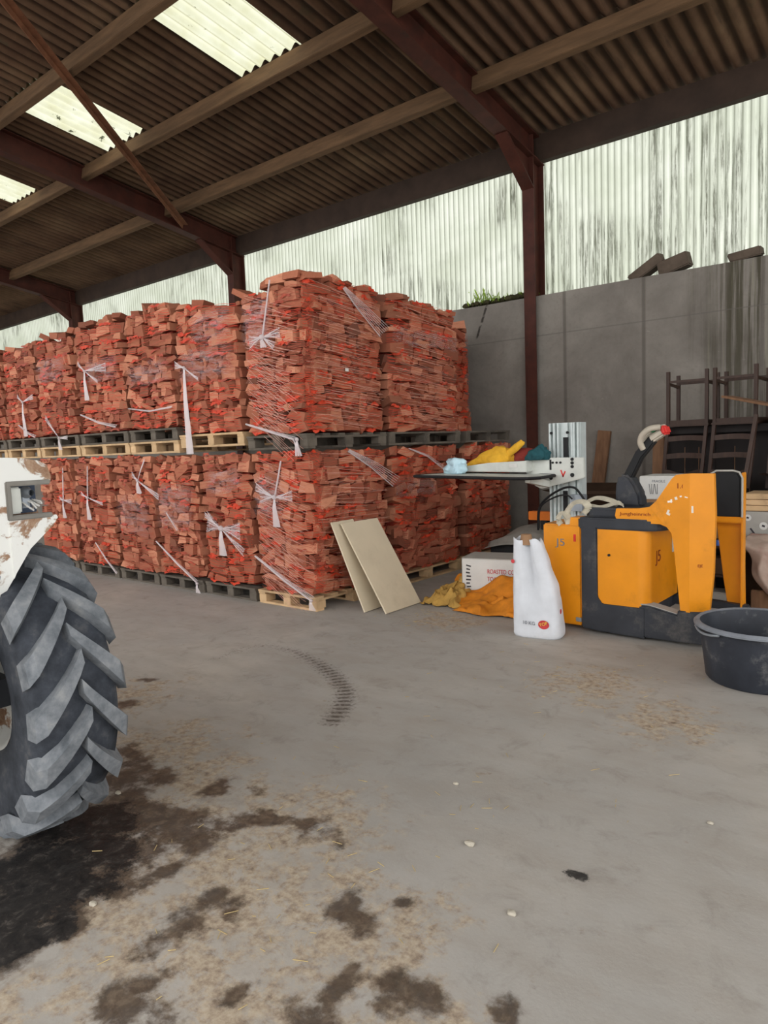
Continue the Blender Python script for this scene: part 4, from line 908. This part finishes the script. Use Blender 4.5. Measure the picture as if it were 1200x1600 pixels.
# ------------------------------------------------------------------ white lifter with platform
ym = 6.45
t = thing('platform_lifter', 'pale aluminium mast lifter with a grey loading platform, behind the yellow truck', 'lifter', (-3.07, ym + .1, 0))
mb = MB(); mb.box((-3.07, ym + .09, .90), (.32, .12, 1.70))
for x in (-3.215, -3.17, -3.13, -2.985, -2.965, -2.925): mb.box((x, ym + .015, .90), (.022, .05, 1.70), bevel=.004)
mb.box((-3.05, ym + .02, .90), (.035, .035, 1.70)); mb.build('mast', M['mast'], t)
mb = MB(); mb.box((-3.05, ym - .001, 1.475), (.05, .012, .27)); mb.box((-3.06, ym - .002, .98), (.045, .012, .22)); mb.build('slot', M['black'], t)
mb = MB()
for x in (-3.20, -3.03): mb.tube([(x, ym + .0, 1.655), (x, ym - .012, 1.655)], .014, 10)
mb.build('bolt', M['black'], t)
mb = MB(); mb.prism([(-3.32, 1.42), (-2.83, 1.415), (-2.82, 1.225), (-2.85, 1.215), (-3.27, 1.115), (-3.33, 1.14), (-3.40, 1.20), (-3.44, 1.29), (-3.44, 1.40)], 'y', ym - .10, ym - .055, bevel=.006)
cg = mb.build('carriage', M['plate'], t)
mb = MB()
for (x, z, r_) in ((-3.14, 1.37, .011), (-3.10, 1.37, .011), (-3.06, 1.37, .011), (-2.94, 1.40, .016), (-2.94, 1.365, .016), (-2.94, 1.33, .016), (-2.94, 1.25, .02), (-3.16, 1.22, .018)): mb.tube([(x, ym - .098, z), (x, ym - .108, z)], r_, 10)
mb.box((-3.165, ym - .101, 1.35), (.02, .004, .10)); mb.build('bolt', M['black'], cg)
mb = MB(); mb.box((-3.045, ym - .102, 1.265), (.012, .004, .07), Euler((0, R(-20), 0))); mb.box((-3.025, ym - .102, 1.26), (.012, .004, .06), Euler((0, R(25), 0))); mb.build('red_mark', M['red'], cg)
MB().prism([(-4.16, 1.295), (-3.36, 1.285), (-3.36, 1.395), (-3.80, 1.38), (-4.10, 1.345)], 'y', 6.22, 6.52, bevel=.006).build('arm', M['plate'], t)
mb = MB(); mb.box((-3.50, 6.216, 1.35), (.09, .004, .035)); mb.build('label_plate', M['card_white'], t)
pl = [(-4.37, 5.75), (-3.24, 5.75), (-3.12, 5.80), (-3.06, 5.92), (-3.10, 6.30), (-3.30, 6.36), (-4.30, 6.40)]
pz = lambda x: 1.277 - .020 * (x + 4.37)
mb = MB(); n = len(pl); vs = mb._add([(x, y, pz(x) + .006) for x, y in pl] + [(x, y, pz(x) - .012) for x, y in pl], [tuple(range(n)), tuple(range(n, 2 * n))[::-1]] + [(i, n + i, n + (i + 1) % n, (i + 1) % n) for i in range(n)])
mb.build('platform', M['plate'], t)
MB().tube([(x, y, pz(x) - .004) for x, y in pl], .015, 8, closed=True).build('rubber_edge', M['black'], t)
mb = MB(); mb.bar((-3.2, 6.36, 1.16), (-3.2, 5.95, 1.23), .05, .06); mb.build('bracket', M['plate'], t)
MB().box((-2.92, ym - .02, .98), (.14, .10, .16), bevel=.008).build('control_box', M['lamp_metal'], t)
mb = MB(); mb.tube(spline([(-3.33, ym - .06, .70), (-3.30, ym - .09, .92), (-3.18, ym - .12, 1.04), (-3.02, ym - .13, 1.125), (-2.92, ym - .11, 1.13), (-2.86, ym - .09, 1.06), (-2.82, ym - .07, .98), (-2.80, ym - .06, .9)]), .011, 8)
mb.tube(spline([(-3.32, ym - .06, .72), (-3.28, ym - .1, .93), (-3.13, ym - .12, 1.03), (-3.0, ym - .12, 1.06), (-2.95, ym - .09, 1.02)]), .008, 8); mb.build('cable', M['black'], t, smooth=True)
mb = MB(); mb.box((-3.02, ym + .12, .06), (.42, .36, .10), bevel=.01); mb.build('base', M['truck_dark'], t)
# things lying on the platform
def lump(name, c, s_, sd, mat, label, cat, amp=.25, n=3, sq=None):
    mb = MB(); bmesh.ops.create_icosphere(mb.bm, subdivisions=4, radius=1)
    for v in mb.bm.verts:
        p = v.co.copy(); k = 1 + amp * noise.noise(p * 1.6 + Vector((sd, 0, 0))) + amp * .5 * noise.noise(p * 4 + Vector((0, sd, 0)))
        v.co = Vector((p.x * k * s_[0], p.y * k * s_[1], max(-.55, p.z * k) * s_[2])); v.co.z += s_[2] * .55
        if sq: v.co = sq(v.co)
        v.co += Vector(c)
    o = mb.build(name, mat, smooth='full'); return tag(o, label, cat) if label else o
zt = 1.276; za = 1.388
lump('package', (-4.10, 6.10, zt + .003), (.13, .09, .11), 2.2, M['cyan'], 'shiny pale blue printed package lying on the lifter platform', 'package', .35)
t = thing('work_glove', 'yellow work glove crumpled on the grey lifter platform', 'glove', (-3.75, 6.36, za))
g = lump('palm', (-3.80, 6.36, za - .02), (.21, .10, .10), 5.3, M['glove_yellow'], None, None, .22, sq=lambda v: Vector((v.x, v.y, v.z * (1.05 + v.x * 1.6))))
g.parent = t; g.location = -t.location
g = MB().tube([(-3.70, 6.34, za + .06), (-3.60, 6.34, za + .09), (-3.53, 6.34, za + .14), (-3.47, 6.35, za + .185), (-3.445, 6.35, za + .175)], [.05, .038, .04, .032, .016], 12, flat=.7).build('cuff', M['glove_yellow'], t, smooth=True)
g = MB().tube([(-3.94, 6.34, za + .02), (-4.03, 6.33, za - .01), (-4.10, 6.30, za - .04)], [.045, .035, .018], 10).build('finger', M['glove_yellow'], t, smooth=True)
lump('folded_cloth', (-3.52, 6.44, za), (.20, .07, .085), 7.7, M['cloth_red'], 'dark red folded cloth on the lifter platform behind the yellow glove', 'cloth', .15)
lump('folded_cloth', (-3.30, 6.33, za + .01), (.12, .07, .085), 9.4, M['teal'], 'dark teal cloth bunched up against the lifter mast', 'cloth', .4, sq=lambda v: Vector((v.x, v.y, v.z * (1 + v.x * 3))))
# orange steel bar, plank against the wall
t = thing('orange_bar', 'short orange steel bar sticking out beside the lifter mast', 'bar', (-3.3, 6.75, .0))
MB().box((-3.45, 6.78, .80), (.34, .10, .09), bevel=.006).build('bar', M['orange_steel'], t); MB().box((-3.45, 6.78, .39), (.07, .07, .74)).build('post', M['black'], t)
mb = MB(); mb.bar((-3.93, 8.98, .02), (-3.74, 9.07, 1.68), .05, .17, (1, 0, 0), bevel=.005); tag(mb.build('plank', M['plank']), 'old brown plank leaning on the concrete wall behind the lifter mast', 'plank')
# ------------------------------------------------------------------ boxes behind the truck
def carton(label, c, s_, rz, mat, opened=False, group=None, print_=None):
    t = thing('cardboard_box', label, 'box', (c[0], c[1], c[2]), R(rz), group); x, y, z = s_; th = .006
    mb = MB()
    if opened:
        mb.box((0, -y / 2, z / 2), (x, th, z)); mb.box((0, y / 2, z / 2), (x, th, z)); mb.box((-x / 2, 0, z / 2), (th, y, z)); mb.box((x / 2, 0, z / 2), (th, y, z)); mb.box((0, 0, .004), (x, y, th))
    else: mb.box((0, 0, z / 2), (x, y, z), bevel=.005)
    mb.build('body', mat, t, world=False)
    if opened:
        for (p, d) in (((0, -y / 2, z), (0, -1, -.35)), ((0, y / 2, z), (0, 1, .5)), ((-x / 2, 0, z), (-1, 0, .2)), ((x / 2, 0, z), (1, 0, -.1))):
            d = Vector(d).normalized() * (y * .42); along = Vector((x / 2, 0, 0)) if p[0] == 0 else Vector((0, y / 2, 0)); p = Vector(p)
            mb = MB(); mb._add([p - along, p + along, p + along * .96 + d, p - along * .96 + d], [(0, 1, 2, 3)]); bmesh.ops.solidify(mb.bm, geom=mb.bm.faces[:], thickness=.005); mb.build('flap', mat, t, world=False)
    return t
carton('plain brown box on the floor under the opened dark box, behind the lifter mast', (-3.12, 7.42, 0), (.9, .5, .72), 4, M['card_dark'])
carton('opened dark brown box with its flaps up, behind the lifter mast', (-3.10, 7.40, .722), (.82, .44, .28), 6, M['card_dark'], True)
carton('large brown box on the floor behind the truck tiller', (-2.2, 7.25, 0), (.72, .55, .975), 2, M['card'])
t = carton('white printed carton behind the truck tiller, on the large brown box', (-2.22, 7.22, .977), (.64, .45, .225), 2, M['card_white'])
q2 = Matrix.Rotation(R(2), 3, 'Z'); o2 = Vector((-2.22, 7.22, .977))
lettering('FRAGILE', .034, q2 @ Vector((-.20, -.2265, .165)) + o2, q2 @ Vector((1, 0, 0)), up, M['print_grey'], t, .001)
mb = MB()
for k in range(7): mb.box((-.295 + .003 * (k % 2), -.2265, .03 + .011 * k), (.035, .002, .006))
for k in range(5): mb.box((-.22 + .018 * k, -.2265, .10), (.004, .002, .10), Euler((0, R(8 * (k % 3) - 8), 0)))
for k in range(3): mb.box((-.10 + .035 * k, -.2265, .045), (.022, .002, .03))
mb.build('printed_marks', M['print_dark'], t, world=False)
# goods stacked at the end, behind the black tub
t = carton('grey carton with round white stickers under the stacked boards, beside the far yellow guard', (-1.32, 7.3, .50), (.66, .5, .375), 0, M['card_grey'])
for (x, z, r_) in ((-.25, .32, .03), (-.12, .25, .035), (-.05, .33, .022), (.03, .30, .03), (.1, .22, .03)):
    mb = MB(); mb.lathe([(.0, 0), (r_, 0), (r_, .002)], (x, -.2535, z), 16, 'y'); mb.build('sticker', M['card_white'], t, world=False)
mb = MB()
for (x, z, r_) in ((-.25, .32, .014), (-.12, .25, .017), (.03, .30, .014)): mb.box((x, -.2545, z), (r_ * 1.4, .002, r_), Euler((0, R(20), 0)))
mb.box((-.21, -.2535, .20), (.014, .002, .06), Euler((0, R(-35), 0))); mb.build('printed_marks', M['print_dark'], t, world=False)
carton('dark box on the floor beneath the grey stickered carton', (-1.32, 7.3, 0), (.72, .55, .498), 0, M['card_dark'])
for k in range(3):
    mb = MB(); mb.box((-1.30 + .01 * k, 7.30 - .01 * k, .877 + .027 + .054 * k), (.68, .42, .048), bevel=.004)
    tag(mb.build('timber_board', M['pal_light']), ('lowest of three pale boards stacked on the grey stickered carton', 'middle of three pale boards stacked on the grey stickered carton', 'topmost of three pale boards stacked on the grey stickered carton')[k], 'board', 'boards on the grey carton')
def pink(u, v):
    if v < .45:
        w_ = v / .45; x = -1.52 + .70 * u; y = 6.98 - .38 * w_ - .10 * u * w_; z = .685 - .02 * u - (.05 + .17 * u) * w_ ** 2 + .02 * noise.noise((u * 6, w_ * 5, 1))
    else:
        w_ = (v - .45) / .55; fold = 1.3 * (abs(((2.6 * u + .35 * w_) % 1) * 2 - 1) * 2 - 1) + .5 * noise.noise((u * 6, w_ * 4, 3)); x = -1.52 + .70 * u + w_ * (.22 - .12 * u) + .03 * math.sin(8 * w_ + 6 * u); y = 6.60 - .10 * u + .035 * fold * min(1, w_ * 3); z = .635 - .19 * u - w_ * .46 * (1 - .35 * u)
    return (x, y, max(.06, z))
t = thing('bench_crate', 'dark wooden crate under the pink tarpaulin at the picture edge, behind the tub', 'crate', (-1.15, 6.5, 0))
MB().box((-1.10, 6.88, .29), (.60, .24, .56), bevel=.01).build('body', M['darkwood2'], t); MB().box((-1.36, 6.66, .12), (.18, .05, .24), bevel=.008).build('foot', M['plank'], t)
blanket('tarpaulin', pink, 64, 48, M['pink'], 'faded pink tarpaulin draped over the crate behind the black tub', 'tarpaulin', .008)
t = thing('shelf_unit', 'low dark shelf unit seen between the two yellow side guards', 'shelf', (-1.88, 6.9, 0))
for z in (.02, .32, .58): MB().box((-1.85, 6.85, z + .01), (.5, .35, .02)).build('shelf_board', M['darkwood'], t)
for x in (-2.1, -1.6): MB().box((x, 6.85, .31), (.02, .35, .62)).build('side_panel', M['darkwood2'], t)
MB().box((-1.85, 7.02, .31), (.5, .01, .62)).build('back_panel', M['darkwood2'], t)
tag(MB().box((-1.85, 6.82, .41), (.40, .22, .15), bevel=.01).build('small_box', M['card_dark']), 'dark brown box on the shelf seen between the yellow guards', 'box')
tag(MB().box((-1.85, 6.82, .105), (.40, .22, .14), bevel=.01).build('small_box', M['card_grey']), 'grey box on the lower shelf seen between the yellow guards', 'box')
tag(MB().lathe([(.0, .0), (.022, .0), (.024, .03), (.02, .045), (.0, .05)], (-1.74, 6.72, .60), 16).build('bottle_cap', M['blue'], smooth=True), 'small blue plastic cap on top of the low shelf unit', 'cap')

# ------------------------------------------------------------------ dark furniture and upturned chairs at the wall
t = thing('sideboard', 'large dark wooden sideboard against the wall behind the upturned chairs', 'sideboard', (-2.0, 8.5, 0))
MB().box((-1.92, 8.62, .80), (1.62, .46, 1.60), bevel=.008).build('carcass', M['darkwood2'], t)
MB().prism([(-2.86, 1.678), (-1.0, 1.678), (-1.0, 1.60), (-2.74, 1.60)], 'y', 8.19, 8.9, bevel=.006).build('top', M['darkwood2'], t)
for k in range(3):
    d = MB().box((-2.44 + .52 * k, 8.385, .95), (.48, .02, 1.20), bevel=.004).build('door', M['darkwood2'], t)
    mb = MB(); 
    for x in (-.08, .07): mb.box((-2.44 + .52 * k + x, 8.373, 1.0), (.006, .008, .9))
    mb.build('glazing_bar', M['plank'], d)
mb = MB(); mb.bar((-2.80, 8.25, .02), (-2.78, 8.29, 1.58), .05, .12, (1, 0, 0)); tag(mb.build('plank', M['plank']), 'narrow brown plank standing against the end of the dark sideboard', 'plank')
def chair(label, loc_, rz, group='upturned chairs in front of the sideboard'):
    """ladder-back chair turned upside down; local z measured from the floor of the shed"""
    t = thing('ladder_back_chair', label, 'chair', loc_, R(rz), group); W = .40; D = .38
    for sx in (-1, 1):
        x0 = sx * W / 2
        mb = MB(); mb.bar((x0, 0, 2.28), (x0, 0, 1.70), .034, .04, (0, 1, 0)); mb.bar((x0, 0, 1.72), (x0 - .045, -.06, 1.02), .034, .04, (0, 1, 0), w1=.032, h1=.03); mb.build('back_post', M['darkwood'], t, world=False)
        MB().bar((x0 * 1.05, D, 2.26), (x0 * 1.05, D, 1.70), .036, .036, (0, 1, 0)).build('leg', M['darkwood'], t, world=False)
        MB().bar((x0, .0, 2.15), (x0 * 1.05, D, 2.13), .018, .03).build('stretcher', M['darkwood'], t, world=False)
        MB().bar((x0, .0, 1.715), (x0 * 1.05, D, 1.715), .022, .06).build('seat_rail', M['darkwood'], t, world=False)
    MB().bar((-W / 2, D, 2.17), (W / 2, D, 2.17), .018, .03).build('stretcher', M['darkwood'], t, world=False)
    MB().bar((-W / 2, 0, 2.17), (W / 2, 0, 2.17), .018, .025).build('stretcher', M['darkwood'], t, world=False)
    MB().bar((-W / 2, 0, 1.715), (W / 2, 0, 1.715), .022, .07).build('seat_rail', M['darkwood'], t, world=False)
    MB().box((0, D / 2 - .01, 1.694), (W + .06, D + .05, .028), bevel=.008).build('seat', M['darkwood'], t, world=False)
    for (z, h) in ((1.545, .055), (1.355, .055)):
        y = -.06 * (1.72 - z) / .7
        mb = MB(); mb.grid(lambda u, v: (-W / 2 + W * u - .045 * (1.72 - z) / .7 * 1.0, y + .02 * math.sin(math.pi * u), z - h / 2 + h * v + .012 * math.sin(math.pi * u)), 10, 1, .014); mb.build('back_slat', M['darkwood'], t, world=False)
    mb = MB(); mb.grid(lambda u, v: (-W / 2 + W * u - .04, -.045 + .025 * math.sin(math.pi * u), (1.195 - .022 * math.cos(2 * math.pi * (u - .5))) * v + (1.075 + .05 * math.cos(2 * math.pi * (u - .5)) * -.6) * (1 - v)), 14, 2, .016); mb.build('top_rail', M['darkwood'], t, world=False)
    return t
chair('upturned dark ladder-back chair nearest the truck tiller, legs in the air', (-2.415, 8.10, 0), 0)
chair('upturned dark ladder-back chair beside the first, directly above the black guard pad', (-1.93, 8.07, 0), -4)
chair('upturned dark chair at the picture edge, mostly out of sight', (-1.38, 8.12, 0), 8)
mb = MB(); mb.bar((-1.98, 7.95, 1.965), (-1.40, 7.80, 1.815), .22, .022, bevel=.003); tag(mb.build('shelf_board', M['plank']), 'thin brown board lying tilted across the upturned chair legs', 'board')
mb = MB(); mb.bar((-1.66, 7.75, 1.76), (-1.73, 7.62, 1.10), .035, .04, (0, 1, 0)); tag(mb.build('wooden_rail', M['darkwood']), 'loose dark chair rail slanting down beside the upturned chairs', 'rail')
carton('small dark crate below the slanting rail at the picture edge', (-1.30, 7.95, .0), (.45, .3, 1.15), 0, M['darkwood'], True)

# ------------------------------------------------------------------ black tub
t = thing('rubber_tub', 'round black rubber tub on the floor in front of the yellow truck', 'tub', (-1.0, 5.0, 0))
cx, cy = -1.02, 4.98
mb = MB(); mb.lathe([(.0, .002), (.315, .002), (.33, .02), (.352, .2), (.37, .33), (.372, .345), (.395, .35), (.40, .365), (.385, .378), (.365, .372), (.355, .35), (.338, .2), (.315, .035), (.0, .03)], (cx, cy, 0), 56)
mb.build('body', M['tub'], t, smooth=40)
MB().lathe([(.383, .352), (.402, .354), (.4045, .366), (.387, .382), (.366, .377), (.37, .36)], (cx, cy, 0), 56).build('rim', M['tub_rim'], t, smooth=True)
mb = MB(); a0 = R(205)
mb.tube([(cx + .395 * math.cos(a0 + R(k * 4)), cy + .395 * math.sin(a0 + R(k * 4)), .345 - .018 * math.sin(math.pi * k / 10)) for k in range(11)], .008, 8); mb.build('handle', M['lamp_metal'], t, smooth=True)

# ------------------------------------------------------------------ tractor: bonnet corner with broken lamp, and front tyre
TC = Vector((-3.19, 1.29, .615)); TR = .575
t = thing('tractor', 'old tractor with rusty white paint, an open lamp recess and a big lugged tyre', 'tractor', (-3.2, .6, 0))
mb = MB()
prof = [(.25, 1.10), (1.04, 1.0), (1.135, 1.05), (1.20, 1.15), (1.262, 1.24), (1.36, 1.325), (1.382, 1.355), (1.375, 1.38), (1.352, 1.395), (1.362, 1.49), (1.366, 1.53), (1.355, 1.57), (1.32, 1.59), (1.25, 1.602), (1.15, 1.607), (.25, 1.61)]
bmesh.ops.recalc_face_normals(mb.bm, faces=[])
# front skin with the rectangular lamp opening left out
OP = (1.19, 1.352, 1.366, 1.505)   # y0 y1 z0 z1
mb.prism(prof, 'x', -4.6, -3.06, bevel=0)
mb.prism([(.25, 1.10), (1.04, 1.0), (1.135, 1.05), (1.19, 1.13), (1.19, 1.606), (.25, 1.61)], 'x', -3.06, -2.90)
mb.prism([(1.19, 1.505), (1.366, 1.505), (1.366, 1.53), (1.355, 1.57), (1.32, 1.59), (1.25, 1.602), (1.19, 1.606)], 'x', -3.06, -2.90)
mb.prism([(1.19, 1.13), (1.20, 1.15), (1.262, 1.24), (1.36, 1.325), (1.382, 1.355), (1.375, 1.366), (1.19, 1.366)], 'x', -3.06, -2.895)
mb.prism([(.25, .45), (1.0, .45), (1.03, .9), (1.04, 1.0), (.25, 1.1)], 'x', -4.6, -2.93)
body = mb.build('bonnet', M['tractor'], t, smooth=25)
mb = MB()
for (y0, y1, z0, z1) in ((1.185, 1.36, 1.358, 1.378), (1.185, 1.36, 1.492, 1.512), (1.185, 1.205, 1.37, 1.50)): mb.box((-2.905, (y0 + y1) / 2, (z0 + z1) / 2), (.03, y1 - y0, z1 - z0), bevel=.004)
lf = mb.build('lamp_frame', M['grey_plastic'], t)
lm = MB().box((-3.045, 1.30, 1.435), (.02, .12, .12)).build('lamp_housing', M['lamp_dark'], t)
MB().box((-2.925, 1.228, 1.435), (.02, .048, .105), bevel=.006).build('cover_plate', M['plate'], t)
mb = MB(); mb.lathe([(.0, -.02), (.022, -.015), (.026, .0), (.018, .02), (.012, .05)], (-2.95, 1.285, 1.462), 16, 'x'); mb.box((-2.96, 1.28, 1.425), (.03, .035, .05), bevel=.005); mb.build('bulb_holder', M['lamp_metal'], lm, smooth=True)
mb = MB()
for k in range(4):
    mb.tube([(-2.96, 1.265 + .018 * k, 1.43), (-2.93, 1.275 + .02 * k, 1.41 + .012 * (k % 2)), (-2.93, 1.30 + .012 * k, 1.39 + .008 * k), (-2.98, 1.32, 1.40 + .01 * k)], .004, 6)
mb.build('wire', M['card_white'], lm, smooth=True)
tw = MB(); Wd = .17
prof = [(.225, -.115), (.27, -.145), (.34, -.165), (.42, -Wd), (.50, -.172), (.545, -.155), (.565, -.10), (TR - .003, 0), (.565, .10), (.545, .155), (.50, .172), (.42, Wd), (.34, .165), (.225, .115)]
tw.lathe(prof, TC, 72, 'y'); tyre = tw.build('tyre', M['tyre'], t, smooth=50)
mb = MB(); NL = 17
def rad(y):
    a = abs(y); return TR - .004 - .10 * max(0, a) ** 1.0 * .35 - max(0, a - .12) * .5
def lug(side, k):
    a0 = 2 * math.pi * (k + (0.5 if side > 0 else 0)) / NL; secs = []
    for i in range(8):
        f = i / 7; y = side * (-.012 + .197 * f); sweep = -(.40 * f ** .9)     # towards the ground on the front of the wheel
        base = rad(y) if f < .9 else rad(side * .16) - .035; top = TR + .042 - .018 * f ** 3 - (.03 if f > .95 else 0); half = (.026 + .020 * f) / TR
        row = []
        for (da, r_) in ((-half * 1.25, base - .012), (-half, top), (half, top), (half * 1.25, base - .012)):
            a = a0 + sweep + da; row.append((TC.x + r_ * math.cos(a), TC.y + y, TC.z + r_ * math.sin(a)))
        secs.append([mb.bm.verts.new(p) for p in row])
    for A, B in zip(secs, secs[1:]):
        for j in range(3): mb.bm.faces.new((A[j], A[j + 1], B[j + 1], B[j]))
    mb.bm.faces.new(secs[0]); mb.bm.faces.new(secs[-1][::-1])
for k in range(NL):
    for s_ in (-1, 1):
        mb = MB(); lug(s_, k); mb.build('tread_lug', M['lug'], tyre)
mb = MB(); mb.lathe([(.0, -.05), (.10, -.05), (.11, -.03), (.19, -.04), (.22, -.115), (.245, -.13), (.235, -.11), (.22, .0), (.0, .0)], TC, 48, 'y'); mb.build('rim', M['tractor'], t, smooth=40)
MB().bar((TC.x, TC.y - .02, TC.z), (TC.x, .4, TC.z), .12, .12).build('axle', M['truck_dark'], t)

# ------------------------------------------------------------------ rubble and weeds on the wall top, bits on the floor
for k, (c, s_, rt, lb) in enumerate((((-3.24, 9.22, 3.672), (.44, .18, .13), (0, -30, 6), 'broken concrete slab lying tilted on the wall top, nearest the steel column'),
                                  ((-2.90, 9.22, 3.67), (.36, .2, .17), (0, -14, -4), 'broken concrete block on the wall top next to the tilted slab'),
                                  ((-2.10, 9.22, 3.625), (.34, .2, .10), (0, -6, 0), 'flat concrete block on the wall top at the picture edge'))):
    mb = MB(); mb.box((0, 0, 0), s_, bevel=.012)
    for v in mb.bm.verts: v.co += Vector((noise.noise(v.co * 9 + Vector((k, 0, 0))), noise.noise(v.co * 9 + Vector((0, k, 3))), noise.noise(v.co * 9 + Vector((3, 0, k))))) * .025
    o = mb.build('concrete_rubble', M['concrete_block']); o.rotation_euler = tuple(R(a) for a in rt); o.location = c; tag(o, lb, 'rubble', 'rubble on the wall top')
mb = MB(); rr = random.Random(3)
for k in range(150):
    x = -5.95 + 1.18 * rr.random() ** .8; h = rr.uniform(.02, .05); bmesh.ops.create_icosphere(mb.bm, subdivisions=1, radius=h, matrix=Matrix.Translation((x, 9.14 + rr.random() * .2, 3.60 + h * .3)))
o = mb.build('moss', M['moss'], kind='stuff'); tag(o, 'dark moss and dirt along the top edge of the concrete wall', 'moss')
mb = MB()
for k in range(110):
    x = rr.choice((rr.gauss(-5.62, .13), rr.gauss(-5.2, .25))); h = (.05 + .16 * rr.random()) * (1.3 if x < -5.4 else .6); y = 9.12 + rr.random() * .2; b0 = Vector((x, y, 3.585)); d = Vector((rr.gauss(0, .35), rr.gauss(-.15, .3), 1)).normalized()
    tp = b0 + d * h; sd = Vector((rr.random() - .5, rr.random() - .5, rr.random() * .6)).normalized() * rr.uniform(.006, .014)
    mb._add([b0, tp + sd - d * .03, tp + d * .015, tp - sd - d * .03], [(0, 1, 2, 3)])
    for j in range(2):
        q_ = b0 + d * h * rr.uniform(.4, .9); e = Vector((rr.gauss(0, 1), rr.gauss(0, 1), rr.random())).normalized() * rr.uniform(.02, .04); f_ = e.cross(d).normalized() * .012
        mb._add([q_, q_ + e * .5 + f_, q_ + e, q_ + e * .5 - f_], [(0, 1, 2, 3)])
o = mb.build('weeds', M['leaf'], kind='stuff', normals=False); tag(o, 'bright green weeds growing on top of the concrete wall', 'weeds')
peb = [(-1.5, 2.26, .017), (-1.16, 1.99, .013), (-2.38, 1.15, .012), (-3.08, 1.65, .012), (-1.83, 2.65, .011), (-.79, 2.97, .010)]
PL = ['pale stone chip on the concrete between the dirt patch and the oil spot', 'small pale stone nearest the bottom of the oil spot', 'pale chip lying in the black oil patch', 'pale chip in the dirt beside the tractor tyre', 'tiny pale stone in the middle of the bare concrete', 'tiny pale stone on the concrete in front of the tub']
for k, (x, y, r_) in enumerate(peb):
    mb = MB(); bmesh.ops.create_icosphere(mb.bm, subdivisions=2, radius=1)
    for v in mb.bm.verts: v.co = Vector((v.co.x * r_ * 1.4, v.co.y * r_, v.co.z * r_ * .6)) * (1 + .3 * noise.noise(v.co * 1.5 + Vector((k * 3, 0, 0))))
    o = mb.build('pebble', M['stone']); o.location = (x, y, r_ * .45); tag(o, PL[k], 'stone', 'stone chips on the floor')
mb = MB()
for k in range(170):
    if k < 60: x, y = rr.gauss(-1.75, .5), rr.gauss(4.3, .45)
    elif k < 100: x, y = rr.gauss(-3.8, .35), rr.gauss(5.15, .3)
    else: x, y = rr.gauss(-1.9, .5), rr.gauss(1.9, .6)
    a = rr.uniform(0, 6.3); L = rr.uniform(.006, .026); d = Vector((math.cos(a), math.sin(a), 0)) * L
    mb.bar(Vector((x, y, .003)) - d, Vector((x, y, .004)) + d, .002, .002)
o = mb.build('straw_litter', M['straw'], kind='stuff'); tag(o, 'bits of straw and splinters scattered over the concrete floor', 'litter')
